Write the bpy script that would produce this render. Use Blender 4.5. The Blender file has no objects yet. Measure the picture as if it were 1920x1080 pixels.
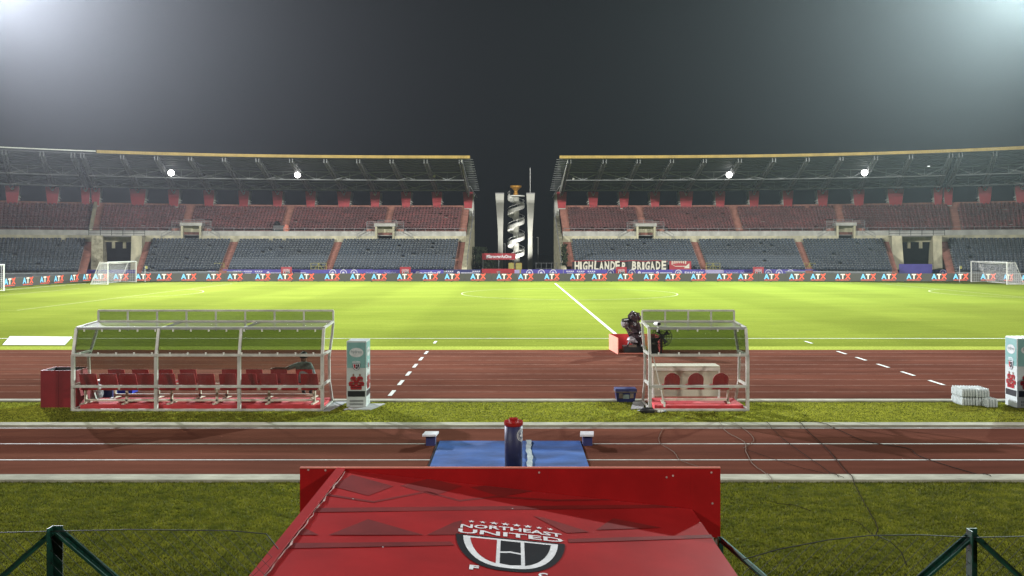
import bpy, bmesh, math, random
import numpy as np
from mathutils import Vector, Matrix

random.seed(7)
rng = np.random.default_rng(7)
S = bpy.context.scene
COL = S.collection
R_ = math.radians

# ------------------------------------------------------------------ camera
cd = bpy.data.cameras.new('camera'); cam = bpy.data.objects.new('camera', cd); COL.objects.link(cam)
cam.location = (0, 0, 3.9); cam.rotation_euler = (R_(90), 0, 0)
cd.lens = 30.0; cd.sensor_width = 36.0
cd.shift_x = -4 / 1920; cd.shift_y = -73 / 1920
cd.clip_start = 0.1; cd.clip_end = 1500
S.camera = cam

# ------------------------------------------------------------------ world: a black night sky
W = bpy.data.worlds.new('World'); S.world = W; W.use_nodes = True
bg = W.node_tree.nodes['Background']
bg.inputs['Color'].default_value = (0.55, 0.62, 0.72, 1)
bg.inputs['Strength'].default_value = 0.004

# ------------------------------------------------------------------ floodlight masts' lamps (the masts stand just outside the frame)
def spot(name, loc, target, power, cone=80, blend=1.0, radius=1.2, col=(0.97, 0.98, 1.0)):
    l = bpy.data.lights.new(name, 'SPOT'); o = bpy.data.objects.new(name, l); COL.objects.link(o)
    l.energy = power; l.spot_size = R_(cone); l.spot_blend = blend; l.shadow_soft_size = radius; l.color = col
    o.location = loc
    o.rotation_euler = (Vector(target) - Vector(loc)).to_track_quat('-Z', 'Y').to_euler()
    return o
# each mast carries a bank aimed at the far half, a bank aimed at the centre; the near masts one wide bank
MASTS = []
for sg, k, lc in ((-1, 1.08, (.89, .91, 1.0)), (1, .92, (.82, 1.0, .98))):
    MASTS += [((sg * 84, 126, 50), (sg * 2, 76, 0), 1130000 * k, 62, lc), ((sg * 84, 126, 50), (-sg * 12, 60, 0), 1680000 * k, 46.5, lc),
              ((sg * 86, 14, 35), (-sg * 5, 92, 0), 670000 * k, 80, (1.0, .99, .95))]
for loc, tgt, pw, cone, lc in MASTS:
    spot('mast_lamp', loc, tgt, pw, cone, col=lc)
# added front fill for the unseen main stand's lights, behind and above the camera
for sx in (-26, 26):
    spot('stand_fill', (sx, -6, 19), (sx * .08, 15, 0), 28000, 66, radius=.8, col=(1.0, .97, .90))

S.view_settings.view_transform = 'Standard'; S.view_settings.look = 'None'
S.view_settings.gamma = 1; S.view_settings.use_curve_mapping = False
S.view_settings.exposure = 0.0
S.render.engine = 'CYCLES'
cy = S.cycles
cy.use_denoising = True
cy.max_bounces = 8; cy.transparent_max_bounces = 24; cy.volume_bounces = 0
cy.diffuse_bounces = 3; cy.glossy_bounces = 3; cy.transmission_bounces = 4
cy.sample_clamp_indirect = 4; cy.caustics_reflective = False; cy.caustics_refractive = False

# ------------------------------------------------------------------ materials
def mat(name, col, rough=.6, var=.15, scale=3.0, metal=0, spec=.5, bump=0, bscale=None, col2=None, emis=None, estr=0, stretch=None, detail=4):
    m = bpy.data.materials.new(name); m.use_nodes = True
    nt = m.node_tree; N = nt.nodes; L = nt.links; b = N['Principled BSDF']
    b.inputs['Roughness'].default_value = rough; b.inputs['Metallic'].default_value = metal
    b.inputs['Specular IOR Level'].default_value = spec
    tc = N.new('ShaderNodeTexCoord'); vec = tc.outputs['Object']
    if stretch:
        mp = N.new('ShaderNodeMapping'); mp.inputs['Scale'].default_value = stretch; L.new(vec, mp.inputs['Vector']); vec = mp.outputs['Vector']
    no = N.new('ShaderNodeTexNoise'); no.inputs['Scale'].default_value = scale; no.inputs['Detail'].default_value = detail; no.inputs['Roughness'].default_value = .65
    L.new(vec, no.inputs['Vector'])
    mx = N.new('ShaderNodeMix'); mx.data_type = 'RGBA'
    c = Vector(col); d = Vector(col2) if col2 else c * (1 - var) ** 2
    mx.inputs['A'].default_value = (*d, 1); mx.inputs['B'].default_value = (*(c if col2 else c * (1 + var * .5)), 1)
    cr = N.new('ShaderNodeMapRange'); cr.inputs['From Min'].default_value = .3; cr.inputs['From Max'].default_value = .7
    L.new(no.outputs['Fac'], cr.inputs['Value']); L.new(cr.outputs['Result'], mx.inputs['Factor'])
    L.new(mx.outputs['Result'], b.inputs['Base Color'])
    if bump:
        n2 = N.new('ShaderNodeTexNoise'); n2.inputs['Scale'].default_value = bscale or scale * 8; L.new(tc.outputs['Object'], n2.inputs['Vector'])
        bp = N.new('ShaderNodeBump'); bp.inputs['Strength'].default_value = bump; bp.inputs['Distance'].default_value = .02
        L.new(n2.outputs['Fac'], bp.inputs['Height']); L.new(bp.outputs['Normal'], b.inputs['Normal'])
    if emis:
        b.inputs['Emission Color'].default_value = (*emis, 1); b.inputs['Emission Strength'].default_value = estr
    return m

def emit(name, col, s):
    m = bpy.data.materials.new(name); m.use_nodes = True; nt = m.node_tree
    nt.nodes.remove(nt.nodes['Principled BSDF'])
    e = nt.nodes.new('ShaderNodeEmission'); e.inputs['Color'].default_value = (*col, 1); e.inputs['Strength'].default_value = s
    nt.links.new(e.outputs[0], nt.nodes['Material Output'].inputs['Surface']); return m

def pane_mat(name, tint, gloss=.12, rough=.15, haze=.0, hcol=(.6, .62, .6)):
    # thin acrylic sheet: tinted transmission, a clear coat reflection, a little dusty diffuse
    m = bpy.data.materials.new(name); m.use_nodes = True; nt = m.node_tree; N = nt.nodes; L = nt.links
    N.remove(N['Principled BSDF'])
    t = N.new('ShaderNodeBsdfTransparent'); t.inputs['Color'].default_value = (*tint, 1)
    g = N.new('ShaderNodeBsdfGlossy'); g.inputs['Roughness'].default_value = rough
    d = N.new('ShaderNodeBsdfDiffuse'); d.inputs['Color'].default_value = (*hcol, 1)
    no = N.new('ShaderNodeTexNoise'); no.inputs['Scale'].default_value = 2.2; no.inputs['Detail'].default_value = 6
    tc = N.new('ShaderNodeTexCoord'); L.new(tc.outputs['Object'], no.inputs['Vector'])
    mr = N.new('ShaderNodeMapRange'); mr.inputs['From Min'].default_value = .35; mr.inputs['From Max'].default_value = .75
    mr.inputs['To Min'].default_value = haze * .5; mr.inputs['To Max'].default_value = haze * 1.6
    L.new(no.outputs['Fac'], mr.inputs['Value'])
    m1 = N.new('ShaderNodeMixShader'); L.new(mr.outputs['Result'], m1.inputs['Fac']); L.new(t.outputs[0], m1.inputs[1]); L.new(d.outputs[0], m1.inputs[2])
    lw = N.new('ShaderNodeFresnel'); lw.inputs['IOR'].default_value = 1.45
    mu = N.new('ShaderNodeMath'); mu.operation = 'MULTIPLY'; mu.inputs[1].default_value = gloss * 8; mu.use_clamp = True; L.new(lw.outputs[0], mu.inputs[0])
    m2 = N.new('ShaderNodeMixShader'); L.new(mu.outputs[0], m2.inputs['Fac']); L.new(m1.outputs[0], m2.inputs[1]); L.new(g.outputs[0], m2.inputs[2])
    L.new(m2.outputs[0], N['Material Output'].inputs['Surface']); return m

def grass_mat(name, a, b, s1, s2, stretch, bump=.4, lo=.62, hi=1.3):
    m = mat(name, a, rough=.95, scale=s1, col2=b, stretch=stretch, bump=bump, bscale=s2, spec=.0, detail=8)
    nt = m.node_tree; N = nt.nodes; L = nt.links; bs = N['Principled BSDF']
    src = bs.inputs['Base Color'].links[0].from_socket
    n = N.new('ShaderNodeTexNoise'); n.inputs['Scale'].default_value = s2; n.inputs['Detail'].default_value = 3
    tc = N.new('ShaderNodeTexCoord'); L.new(tc.outputs['Object'], n.inputs['Vector'])
    mr = N.new('ShaderNodeMapRange'); mr.inputs['From Min'].default_value = .3; mr.inputs['From Max'].default_value = .7; mr.inputs['To Min'].default_value = lo; mr.inputs['To Max'].default_value = hi
    L.new(n.outputs['Fac'], mr.inputs['Value'])
    vm = N.new('ShaderNodeVectorMath'); vm.operation = 'SCALE'; L.new(src, vm.inputs[0]); L.new(mr.outputs['Result'], vm.inputs['Scale'])
    L.new(vm.outputs[0], bs.inputs['Base Color']); return m

M = {}
M['pitch'] = grass_mat('pitch_grass', (.138, .162, .024), (.114, .142, .019), .22, 9, (.35, 1.6, 1), .15, .87, 1.1)
M['lawn'] = grass_mat('lawn_grass', (.11, .118, .014), (.055, .068, .009), 1.1, 28, (1, 1, 1), .8)
M['apron'] = grass_mat('apron_turf', (.26, .29, .05), (.20, .24, .04), .8, 14, (.3, 1, 1))
M['blade'] = mat('grass_blade', (.215, .212, .018), rough=.6, scale=3.5, col2=(.062, .078, .009), spec=.3)
_nt = M['blade'].node_tree; _tr = _nt.nodes.new('ShaderNodeBsdfTranslucent'); _ms = _nt.nodes.new('ShaderNodeMixShader'); _ms.inputs[0].default_value = .5
_nt.links.new(_nt.nodes['Principled BSDF'].inputs['Base Color'].links[0].from_socket, _tr.inputs['Color'])
_nt.links.new(_nt.nodes['Principled BSDF'].outputs[0], _ms.inputs[1]); _nt.links.new(_tr.outputs[0], _ms.inputs[2]); _nt.links.new(_ms.outputs[0], _nt.nodes['Material Output'].inputs['Surface'])
M['track'] = mat('track_rubber', (.140, .052, .034), rough=1, scale=.5, col2=(.092, .037, .026), stretch=(.4, 1.5, 1), bump=.35, bscale=60, spec=0, detail=9)
M['kerb'] = mat('kerb_concrete', (.42, .41, .32), rough=.9, scale=3, col2=(.26, .25, .19), spec=.1, bump=.3, stretch=(1, 3, 1), detail=8)
M['line'] = mat('white_line_paint', (.48, .48, .43), rough=.7, scale=6, var=.18)
M['wornline'] = mat('worn_line_paint', (.34, .23, .19), rough=.9, scale=3, col2=(.17, .075, .05), spec=0)
M['white'] = mat('white_paint', (.72, .72, .67), rough=.45, scale=5, var=.12)
M['frame'] = mat('white_frame_steel', (.52, .51, .46), rough=.4, scale=4, var=.15)
M['cream'] = mat('cream_wall_paint', (.60, .56, .38), rough=.75, scale=.9, col2=(.42, .40, .28), detail=9, bump=.1)
M['stained'] = mat('mould_stained_wall', (.58, .54, .38), rough=.85, scale=1.4, col2=(.10, .10, .06), detail=10)
M['concrete'] = mat('grey_concrete', (.34, .34, .33), rough=.85, scale=.8, col2=(.22, .22, .22), detail=8)
M['parapet'] = mat('parapet_concrete', (.50, .50, .46), rough=.8, scale=.8, col2=(.36, .36, .33), detail=8)
M['tread'] = mat('terrace_grey', (.15, .165, .17), rough=.85, scale=1.5, var=.25)
M['tread2'] = mat('terrace_redbrown', (.22, .10, .085), rough=.85, scale=1.5, var=.25)
M['stair'] = mat('stair_redbrown', (.30, .13, .095), rough=.85, scale=1.2, var=.25)
M['navyseat'] = mat('navy_seat_plastic', (.020, .034, .056), rough=.5, scale=.7, col2=(.016, .026, .038))
M['maroonseat'] = mat('maroon_seat_plastic', (.15, .035, .035), rough=.5, scale=.5, col2=(.055, .025, .028))
M['seatedge'] = mat('pale_seat_edge', (.34, .37, .37), rough=.7, scale=2, var=.2)  # paler colour for seat tops, side posts and step edges
M['maroonedge'] = mat('pale_maroon_edge', (.24, .15, .14), rough=.7, scale=2, var=.25)
M['red'] = mat('red_board', (.34, .026, .036), rough=.45, scale=2, var=.1)
M['brown'] = mat('dark_brown_panel', (.10, .035, .03), rough=.6, scale=2)
M['steel'] = mat('grey_truss_steel', (.22, .23, .24), rough=.5, scale=1, var=.2, metal=.2)
M['darksteel'] = mat('dark_purlin_steel', (.07, .075, .08), rough=.6, scale=1)
M['roof'] = mat('roof_sheet', (.035, .038, .042), rough=.6, scale=.5, var=.2, stretch=(3, .3, 1))
M['yellow'] = mat('yellow_fascia', (.42, .29, .07), rough=.6, scale=.8, var=.15)
M['black'] = mat('black_plastic', (.018, .018, .02), rough=.45, scale=6, var=.3)
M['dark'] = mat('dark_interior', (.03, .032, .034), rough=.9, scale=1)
M['tunnelred'] = mat('red_vinyl', (.34, .012, .013), rough=.42, spec=.35, scale=1.3, var=.12, bump=.35, bscale=1.6)
M['boardred'] = mat('red_vinyl_board', (.36, .008, .009), rough=.55, spec=.2, scale=1.1, var=.15, bump=.08, bscale=2.5)
M['shadepattern'] = mat('dark_red_shade_pattern', (.18, .013, .012), rough=.45, scale=1.5, var=.2)
M['ink'] = mat('black_print', (.012, .013, .016), rough=.4, scale=3)
M['inkwhite'] = mat('white_print', (.72, .72, .74), rough=.45, scale=9, var=.1)
M['tear'] = mat('torn_vinyl_edge', (.55, .36, .33), rough=.7, scale=20, var=.4)
M['seatred'] = mat('red_seat_plastic', (.30, .015, .02), rough=.32, scale=3, var=.15)
M['carpet'] = mat('red_carpet', (.55, .045, .05), rough=.9, scale=4, var=.15, bump=.5, bscale=90)
M['metal'] = mat('galvanised_steel', (.42, .42, .40), rough=.4, metal=.5, scale=4)
M['benchsteel'] = mat('cream_bench_steel', (.60, .55, .44), rough=.45, scale=4)
M['bluemat'] = mat('blue_tarpaulin', (.018, .085, .30), rough=.6, scale=1.4, col2=(.010, .05, .19), bump=.5, bscale=4, stretch=(.6, 1.4, 1), detail=8)
M['tape'] = mat('grey_tape', (.42, .46, .46), rough=.5, scale=9, col2=(.22, .27, .27))
M['navy'] = mat('navy_padding', (.018, .021, .085), rough=.55, scale=4, var=.2)
M['drumred'] = mat('red_drum_cap', (.34, .012, .012), rough=.3, scale=5)
M['navybox'] = mat('navy_box_paint', (.03, .035, .13), rough=.5, scale=4)
M['purple'] = mat('purple_banner', (.075, .06, .33), rough=.6, scale=.5, var=.15)
M['lilac'] = mat('lilac_banner', (.36, .34, .50), rough=.6, scale=.6, col2=(.24, .21, .42))
M['purpleprint'] = mat('pale_banner_print', (.62, .62, .72), rough=.6, scale=3, var=.1)
M['blueplastic'] = mat('blue_crate_plastic', (.03, .055, .42), rough=.4, scale=3)
M['navyplastic'] = mat('dark_blue_plastic', (.015, .02, .10), rough=.4, scale=3)
M['teal'] = mat('teal_print', (.10, .24, .22), rough=.45, scale=1.6, col2=(.18, .32, .30))
M['fridgebody'] = mat('fridge_grey', (.46, .50, .48), rough=.4, scale=1.3, var=.12)
M['ovalgrey'] = mat('pale_oval_print', (.48, .50, .49), rough=.4, scale=8)
M['greyprint'] = mat('grey_print', (.17, .22, .22), rough=.4, scale=8)
M['skin'] = mat('skin', (.20, .105, .07), rough=.55, scale=10)
M['hair'] = mat('black_hair', (.012, .010, .010), rough=.6, scale=20)
M['shirt'] = mat('grey_teal_shirt', (.19, .27, .28), rough=.8, scale=7, var=.2)
M['trouser'] = mat('navy_trousers', (.015, .02, .04), rough=.8, scale=7)
M['green'] = mat('green_fence_paint', (.012, .085, .055), rough=.4, scale=7, col2=(.006, .03, .022))
M['wire'] = mat('fence_wire', (.022, .026, .024), rough=.6, scale=7)
M['cable'] = mat('black_cable', (.035, .028, .024), rough=1, spec=0, scale=7)
M['palecable'] = mat('pale_cable', (.17, .14, .115), rough=1, spec=0, scale=7)
M['bowl'] = mat('golden_bowl', (.55, .27, .03), rough=.35, scale=2, metal=.3)
M['pylonwhite'] = mat('white_pylon', (.50, .50, .44), rough=.7, scale=.35, col2=(.36, .36, .32))
M['net'] = mat('white_net_cord', (.70, .70, .70), rough=.8, scale=3)
M['leaf'] = mat('dark_leaf', (.035, .055, .02), rough=.7, scale=3, var=.5)
M['olive'] = mat('yellow_mesh_gate', (.30, .28, .07), rough=.7, scale=2)
M['garment'] = mat('plastic_rain_cover', (.06, .035, .04), rough=.22, scale=14, col2=(.010, .009, .011), detail=6, bump=1, bscale=9)
M['coverwhite'] = mat('clear_cover_glint', (.42, .40, .42), rough=.25, scale=18, col2=(.05, .04, .05), detail=6)
M['bottle'] = mat('shrink_wrapped_bottles', (.60, .64, .62), rough=.2, scale=20, col2=(.36, .42, .41), detail=5)
M['bayred'] = mat('red_bay_board', (.50, .03, .03), rough=.5, scale=2)
M['bayface'] = mat('salmon_bay_board', (.62, .20, .14), rough=.5, scale=2, var=.08)
M['counter'] = mat('cream_counter', (.52, .50, .40), rough=.5, scale=2, var=.12)
M['ground'] = mat('outer_ground', (.10, .10, .08), rough=.9, scale=.3, var=.3)
M['binside'] = mat('black_bin_lining', (.02, .022, .024), rough=.7, scale=4)
M['binred'] = mat('red_bin_panel', (.22, .010, .016), rough=.5, scale=1.2, var=.15)
M['led'] = mat('led_screen', (.035, .035, .03), rough=.6, scale=2, var=.05, emis=(.30, .30, .24), estr=.22, spec=.2)
M['ledA'] = emit('led_light_blue', (.24, .68, 1.0), 1.5)
M['ledT'] = emit('led_cream', (1.0, .93, .72), 1.4)
M['ledX'] = emit('led_coral', (1.0, .16, .09), 1.5)
M['lamp'] = emit('lamp_lens', (1, .98, .93), 14)
M['mastlens'] = emit('mast_lens', (.95, .98, 1), 30); M['mastlens'].cycles.emission_sampling = 'NONE'
M['smalllamp'] = emit('small_lamp_lens', (1, 1, 1), 6)
M['tint'] = pane_mat('tinted_acrylic', (.50, .53, .47), .035, .1, .012)
M['tint2'] = pane_mat('light_tinted_acrylic', (.68, .68, .62), .03, .1, .02)
M['clear'] = pane_mat('clear_acrylic', (.95, .94, .92), .025, .12, .02)
M['roofpane'] = pane_mat('scuffed_clear_acrylic', (.90, .91, .88), .05, .3, .10)
M['visor'] = pane_mat('olive_acrylic', (.62, .65, .60), .03, .15, .03)

def mottle(key, scale, lo, hi, stretch=(1, 1, 1), detail=6, f0=.35, f1=.65, band=0):
    nt = M[key].node_tree; N = nt.nodes; L = nt.links; bc = [n for n in N if n.type == 'BSDF_PRINCIPLED'][0].inputs['Base Color']; src = bc.links[0].from_socket
    tc = N.new('ShaderNodeTexCoord'); mp = N.new('ShaderNodeMapping'); mp.inputs['Scale'].default_value = stretch; mp.inputs['Location'].default_value = (3.1, 7.7, 1.3)
    L.new(tc.outputs['Object'], mp.inputs['Vector']); n = N.new('ShaderNodeTexNoise'); n.inputs['Scale'].default_value = scale; n.inputs['Detail'].default_value = detail; L.new(mp.outputs[0], n.inputs['Vector'])
    mr = N.new('ShaderNodeMapRange'); mr.inputs['From Min'].default_value = f0; mr.inputs['From Max'].default_value = f1; mr.inputs['To Min'].default_value = lo; mr.inputs['To Max'].default_value = hi; L.new(n.outputs['Fac'], mr.inputs['Value'])
    out = mr.outputs['Result']
    if band:   # mowing stripes across the pitch
        sx = N.new('ShaderNodeSeparateXYZ'); L.new(tc.outputs['Object'], sx.inputs[0]); a = N.new('ShaderNodeMath'); a.operation = 'SINE'; b = N.new('ShaderNodeMath'); b.operation = 'MULTIPLY'; b.inputs[1].default_value = math.pi / band
        L.new(sx.outputs['X'], b.inputs[0]); L.new(b.outputs[0], a.inputs[0]); c = N.new('ShaderNodeMapRange'); c.inputs['From Min'].default_value = -.35; c.inputs['From Max'].default_value = .35; c.inputs['To Min'].default_value = .93; c.inputs['To Max'].default_value = 1.05
        L.new(a.outputs[0], c.inputs['Value']); d = N.new('ShaderNodeMath'); d.operation = 'MULTIPLY'; L.new(out, d.inputs[0]); L.new(c.outputs['Result'], d.inputs[1]); out = d.outputs[0]
    v = N.new('ShaderNodeVectorMath'); v.operation = 'SCALE'; L.new(src, v.inputs[0]); L.new(out, v.inputs['Scale']); L.new(v.outputs[0], bc)
mottle('pitch', .09, .88, 1.06, (.5, 1.4, 1), band=5.4)
mottle('pitch', 1.6, .93, 1.05, (.25, 1, 1))
mottle('track', .22, .74, 1.1, (.5, 1.3, 1), 8)
mottle('track', 2.5, .88, 1.06, (.2, 1.5, 1), 6)
mottle('lawn', .5, .65, 1.15, (1, 1, 1)); mottle('blade', .55, .62, 1.2, (1, 1, 1), 5)
mottle('cream', 1.2, .72, 1.04, (1, 1, .25), 8); mottle('parapet', 1.0, .75, 1.05, (1, 1, .4), 8); mottle('line', 4, .7, 1.05, (.4, 1, 1), 8, .3, .5)
mottle('tunnelred', .9, .86, 1.04, (1, .5, 1)); mottle('tread', .3, .8, 1.1); mottle('tread2', .3, .75, 1.1); mottle('kerb', .7, .75, 1.05)
mottle('navyseat', .15, .7, 1.3); mottle('maroonseat', .15, .65, 1.3); mottle('bluemat', 2.2, .7, 1.15, (.7, 1.3, 1)); mottle('frame', 3, .8, 1.05)

# ------------------------------------------------------------------ mesh builder and tagging
class MB:
    def __init__(s): s.v = []; s.f = []; s.mi = []
    def add(s, vs, fs, mi=0):
        n = len(s.v); s.v += [tuple(p) for p in vs]; s.f += [tuple(i + n for i in f) for f in fs]; s.mi += [mi] * len(fs); return s
    def hexa(s, b, t, mi=0):   # four bottom, four top points
        return s.add(list(b) + list(t), [(3, 2, 1, 0), (4, 5, 6, 7), (0, 1, 5, 4), (1, 2, 6, 5), (2, 3, 7, 6), (3, 0, 4, 7)], mi)
    def box(s, x0, x1, y0, y1, z0, z1, mi=0):
        return s.hexa([(x0, y0, z0), (x1, y0, z0), (x1, y1, z0), (x0, y1, z0)], [(x0, y0, z1), (x1, y0, z1), (x1, y1, z1), (x0, y1, z1)], mi)
    def beam(s, p, q, w, h=None, mi=0):
        p = Vector(p); q = Vector(q); h = h or w; d = (q - p)
        if d.length < 1e-6: return s
        d.normalize(); up = Vector((0, 0, 1)) if abs(d.z) < .95 else Vector((0, 1, 0))
        a = d.cross(up).normalized() * (w / 2); b = a.cross(d).normalized() * (h / 2)
        c = [-a - b, a - b, a + b, -a + b]
        return s.hexa([p + k for k in c], [q + k for k in c], mi)
    def tube(s, pts, r, n=6, mi=0, r2=None):
        rings = []; P = [Vector(p) for p in pts]; N0 = len(s.v)
        for i, p in enumerate(P):
            d = (P[min(i + 1, len(P) - 1)] - P[max(i - 1, 0)]).normalized(); up = Vector((0, 0, 1)) if abs(d.z) < .9 else Vector((0, 1, 0))
            a = d.cross(up).normalized(); b = a.cross(d)
            rr = r if r2 is None else r + (r2 - r) * i / max(1, len(P) - 1)
            s.v += [tuple(p + a * math.cos(t) * rr + b * math.sin(t) * rr) for t in [2 * math.pi * k / n for k in range(n)]]
        for i in range(len(P) - 1):
            for k in range(n):
                s.f.append((N0 + i * n + k, N0 + i * n + (k + 1) % n, N0 + (i + 1) * n + (k + 1) % n, N0 + (i + 1) * n + k)); s.mi.append(mi)
        s.f.append(tuple(N0 + k for k in range(n))[::-1]); s.f.append(tuple(N0 + (len(P) - 1) * n + k for k in range(n))); s.mi += [mi, mi]
        return s
    def lathe(s, c, prof, n=20, mi=0):
        N0 = len(s.v); c = Vector(c)
        for r, z in prof: s.v += [(c.x + r * math.cos(2 * math.pi * k / n), c.y + r * math.sin(2 * math.pi * k / n), c.z + z) for k in range(n)]
        for i in range(len(prof) - 1):
            for k in range(n):
                s.f.append((N0 + i * n + k, N0 + i * n + (k + 1) % n, N0 + (i + 1) * n + (k + 1) % n, N0 + (i + 1) * n + k)); s.mi.append(mi)
        s.f.append(tuple(N0 + k for k in range(n))[::-1]); s.f.append(tuple(N0 + (len(prof) - 1) * n + k for k in range(n))); s.mi += [mi, mi]
        return s
    def slab(s, poly, z0, z1, mi=0):   # horizontal outline with thickness
        n = len(poly); a = [(x, y, z0) for x, y in poly]; b = [(x, y, z1) for x, y in poly]
        return s.add(a + b, [tuple(range(n))[::-1], tuple(range(n, 2 * n))] + [(i, (i + 1) % n, n + (i + 1) % n, n + i) for i in range(n)], mi)
    def mesh(s, name, mats, smooth=False):
        me = bpy.data.meshes.new(name); me.from_pydata(s.v, [], s.f)
        for m in (mats if isinstance(mats, (list, tuple)) else [mats]): me.materials.append(m if not isinstance(m, str) else M[m])
        if any(s.mi): me.polygons.foreach_set('material_index', s.mi)
        if smooth: me.polygons.foreach_set('use_smooth', [True] * len(s.f))
        me.update(); return me
    def build(s, name, mats, parent=None, kind=None, smooth=False, loc=None, label=None):
        return link(name, s.mesh(name, mats, smooth), parent, kind, loc, label)

def link(name, me, parent=None, kind=None, loc=None, label=None, rz=0, mw=None):
    o = bpy.data.objects.new(name, me); COL.objects.link(o)
    if parent: o.parent = parent
    if kind: o['kind'] = kind
    if label: o['label'] = label
    if loc: o.location = loc
    if rz: o.rotation_euler = (0, 0, rz)
    if mw is not None: o.matrix_basis = mw
    return o

def tag(o, label, cat, group=None):
    o['label'] = label; o['category'] = cat
    if group: o['group'] = group
    return o

class Thing:   # an Empty at the base; parts are given in world coordinates and stored relative to it
    def __init__(s, name, label, cat, loc=(0, 0, 0), group=None, rz=0):
        s.o = bpy.data.objects.new(name, None); COL.objects.link(s.o); s.o.location = loc; s.o.empty_display_size = .1
        s.o.rotation_euler = (0, 0, rz); s.loc = Vector(loc); tag(s.o, label, cat, group)
    def part(s, name, mb, mats, smooth=False, kind=None, label=None, parent=None, local=False):
        if not local: mb.v = [tuple(Vector(v) - s.loc) for v in mb.v]
        return mb.build(name, mats, parent or s.o, kind, smooth, label=label)
    def put(s, name, me, loc, rz=0, parent=None, kind=None, local=False):
        return link(name, me, parent or s.o, kind, Vector(loc) - (Vector((0, 0, 0)) if local else s.loc), None, rz)

def copy_tree(o, loc=None, label=None, rz=None):
    def cp(a, par):
        c = a.copy(); COL.objects.link(c); c.parent = par
        for ch in [k for k in bpy.data.objects if k.parent == a]: cp(ch, c)
        return c
    c = cp(o, None)
    if loc: c.location = loc
    if rz is not None: c.rotation_euler = (0, 0, rz)
    if label: c['label'] = label
    return c

def text_mesh(txt, size, width=None, bold=0.0, align='CENTER', plane='XZ', mats='inkwhite', mi=0, name='lettering', arch=None, shear=0):
    cu = bpy.data.curves.new('t', 'FONT'); cu.body = txt; cu.size = size; cu.offset = bold; cu.align_x = align; cu.fill_mode = 'FRONT'; cu.resolution_u = 2; cu.shear = shear
    ob = bpy.data.objects.new('t', cu); me = bpy.data.meshes.new_from_object(ob); bpy.data.objects.remove(ob); bpy.data.curves.remove(cu)
    n = len(me.vertices); co = np.empty(n * 3, dtype=np.float32); me.vertices.foreach_get('co', co); co = co.reshape(-1, 3)
    if width:
        w = co[:, 0].max() - co[:, 0].min(); co[:, 0] *= width / w
    if arch: co[:, 1] += arch * (1 - (co[:, 0] / (width / 2)) ** 2)
    if plane == 'XZ': co = np.stack([co[:, 0], 0 * co[:, 0], co[:, 1]], 1)
    me.vertices.foreach_set('co', co.astype(np.float32).ravel()); me.name = name
    me.materials.clear(); me.materials.append(M[mats]); me.update()
    return me

def to_mb(me, f=lambda p: p, mi=0, mb=None):
    mb = mb or MB(); mb.add([f(v.co.copy()) for v in me.vertices], [tuple(p.vertices) for p in me.polygons], mi); return mb

def ring(cx, cy, r1, r2, n=20):
    v = []; f = []
    for k in range(n):
        a = 2 * math.pi * k / n; v += [(cx + r1 * math.cos(a), cy + r1 * math.sin(a)), (cx + r2 * math.cos(a), cy + r2 * math.sin(a))]
    for k in range(n): j = (k + 1) % n; f.append((2 * k, 2 * j, 2 * j + 1, 2 * k + 1))
    return v, f

# crest drawn in its own plane, width 1: list of (material index, polygon) 0 black 1 white 2 red
def shield(w, h, inset=0, top=0):
    pts = []; W2 = w / 2 - inset
    for k in range(0, 13):
        t = k / 12; pts.append((-W2 * math.cos(t * math.pi / 2) ** .75, -(h - inset) * math.sin(t * math.pi / 2) ** 1.15 + 0))
    L = [(x, min(y, -inset * .6)) for x, y in pts]; L[0] = (-W2, -inset * .6)
    Rr = [(-x, y) for x, y in L[-2::-1]]
    return L + Rr
def clip_x(poly, x0, x1):
    def cl(p, xc, keep_less):
        o = []
        for i in range(len(p)):
            a, b = p[i], p[(i + 1) % len(p)]; ia = (a[0] <= xc) == keep_less; ib = (b[0] <= xc) == keep_less
            if ia: o.append(a)
            if ia != ib:
                t = (xc - a[0]) / (b[0] - a[0]); o.append((xc, a[1] + t * (b[1] - a[1])))
        return o
    return cl(cl(poly, x1, True), x0, False)
def crest_polys():
    out = [(0, 0, shield(1, .80)), (1, 1, shield(1, .80, .065))]
    inner = shield(1, .80, .13)
    out.append((2, 2, clip_x(inner, -.40, -.125)))
    mid = clip_x(inner, -.09, .09); ys = [p[1] for p in mid]; lo, hi = min(ys), max(ys)
    out.append((0, 2, [(-.09, -.085), (-.09, -.36), (0, -.335), (.09, -.36), (.09, -.085)]))
    out.append((0, 2, [(-.09, -.40), (-.09, -.645), (0, -.665), (.09, -.645), (.09, -.40), (0, -.375)]))
    out.append((0, 2, clip_x(inner, .125, .40)))
    return out
def star(cx, cy, r):
    return [(cx + (r if k % 2 == 0 else r * .42) * math.sin(math.pi * k / 5), cy + (r if k % 2 == 0 else r * .42) * math.cos(math.pi * k / 5)) for k in range(10)]
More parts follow.
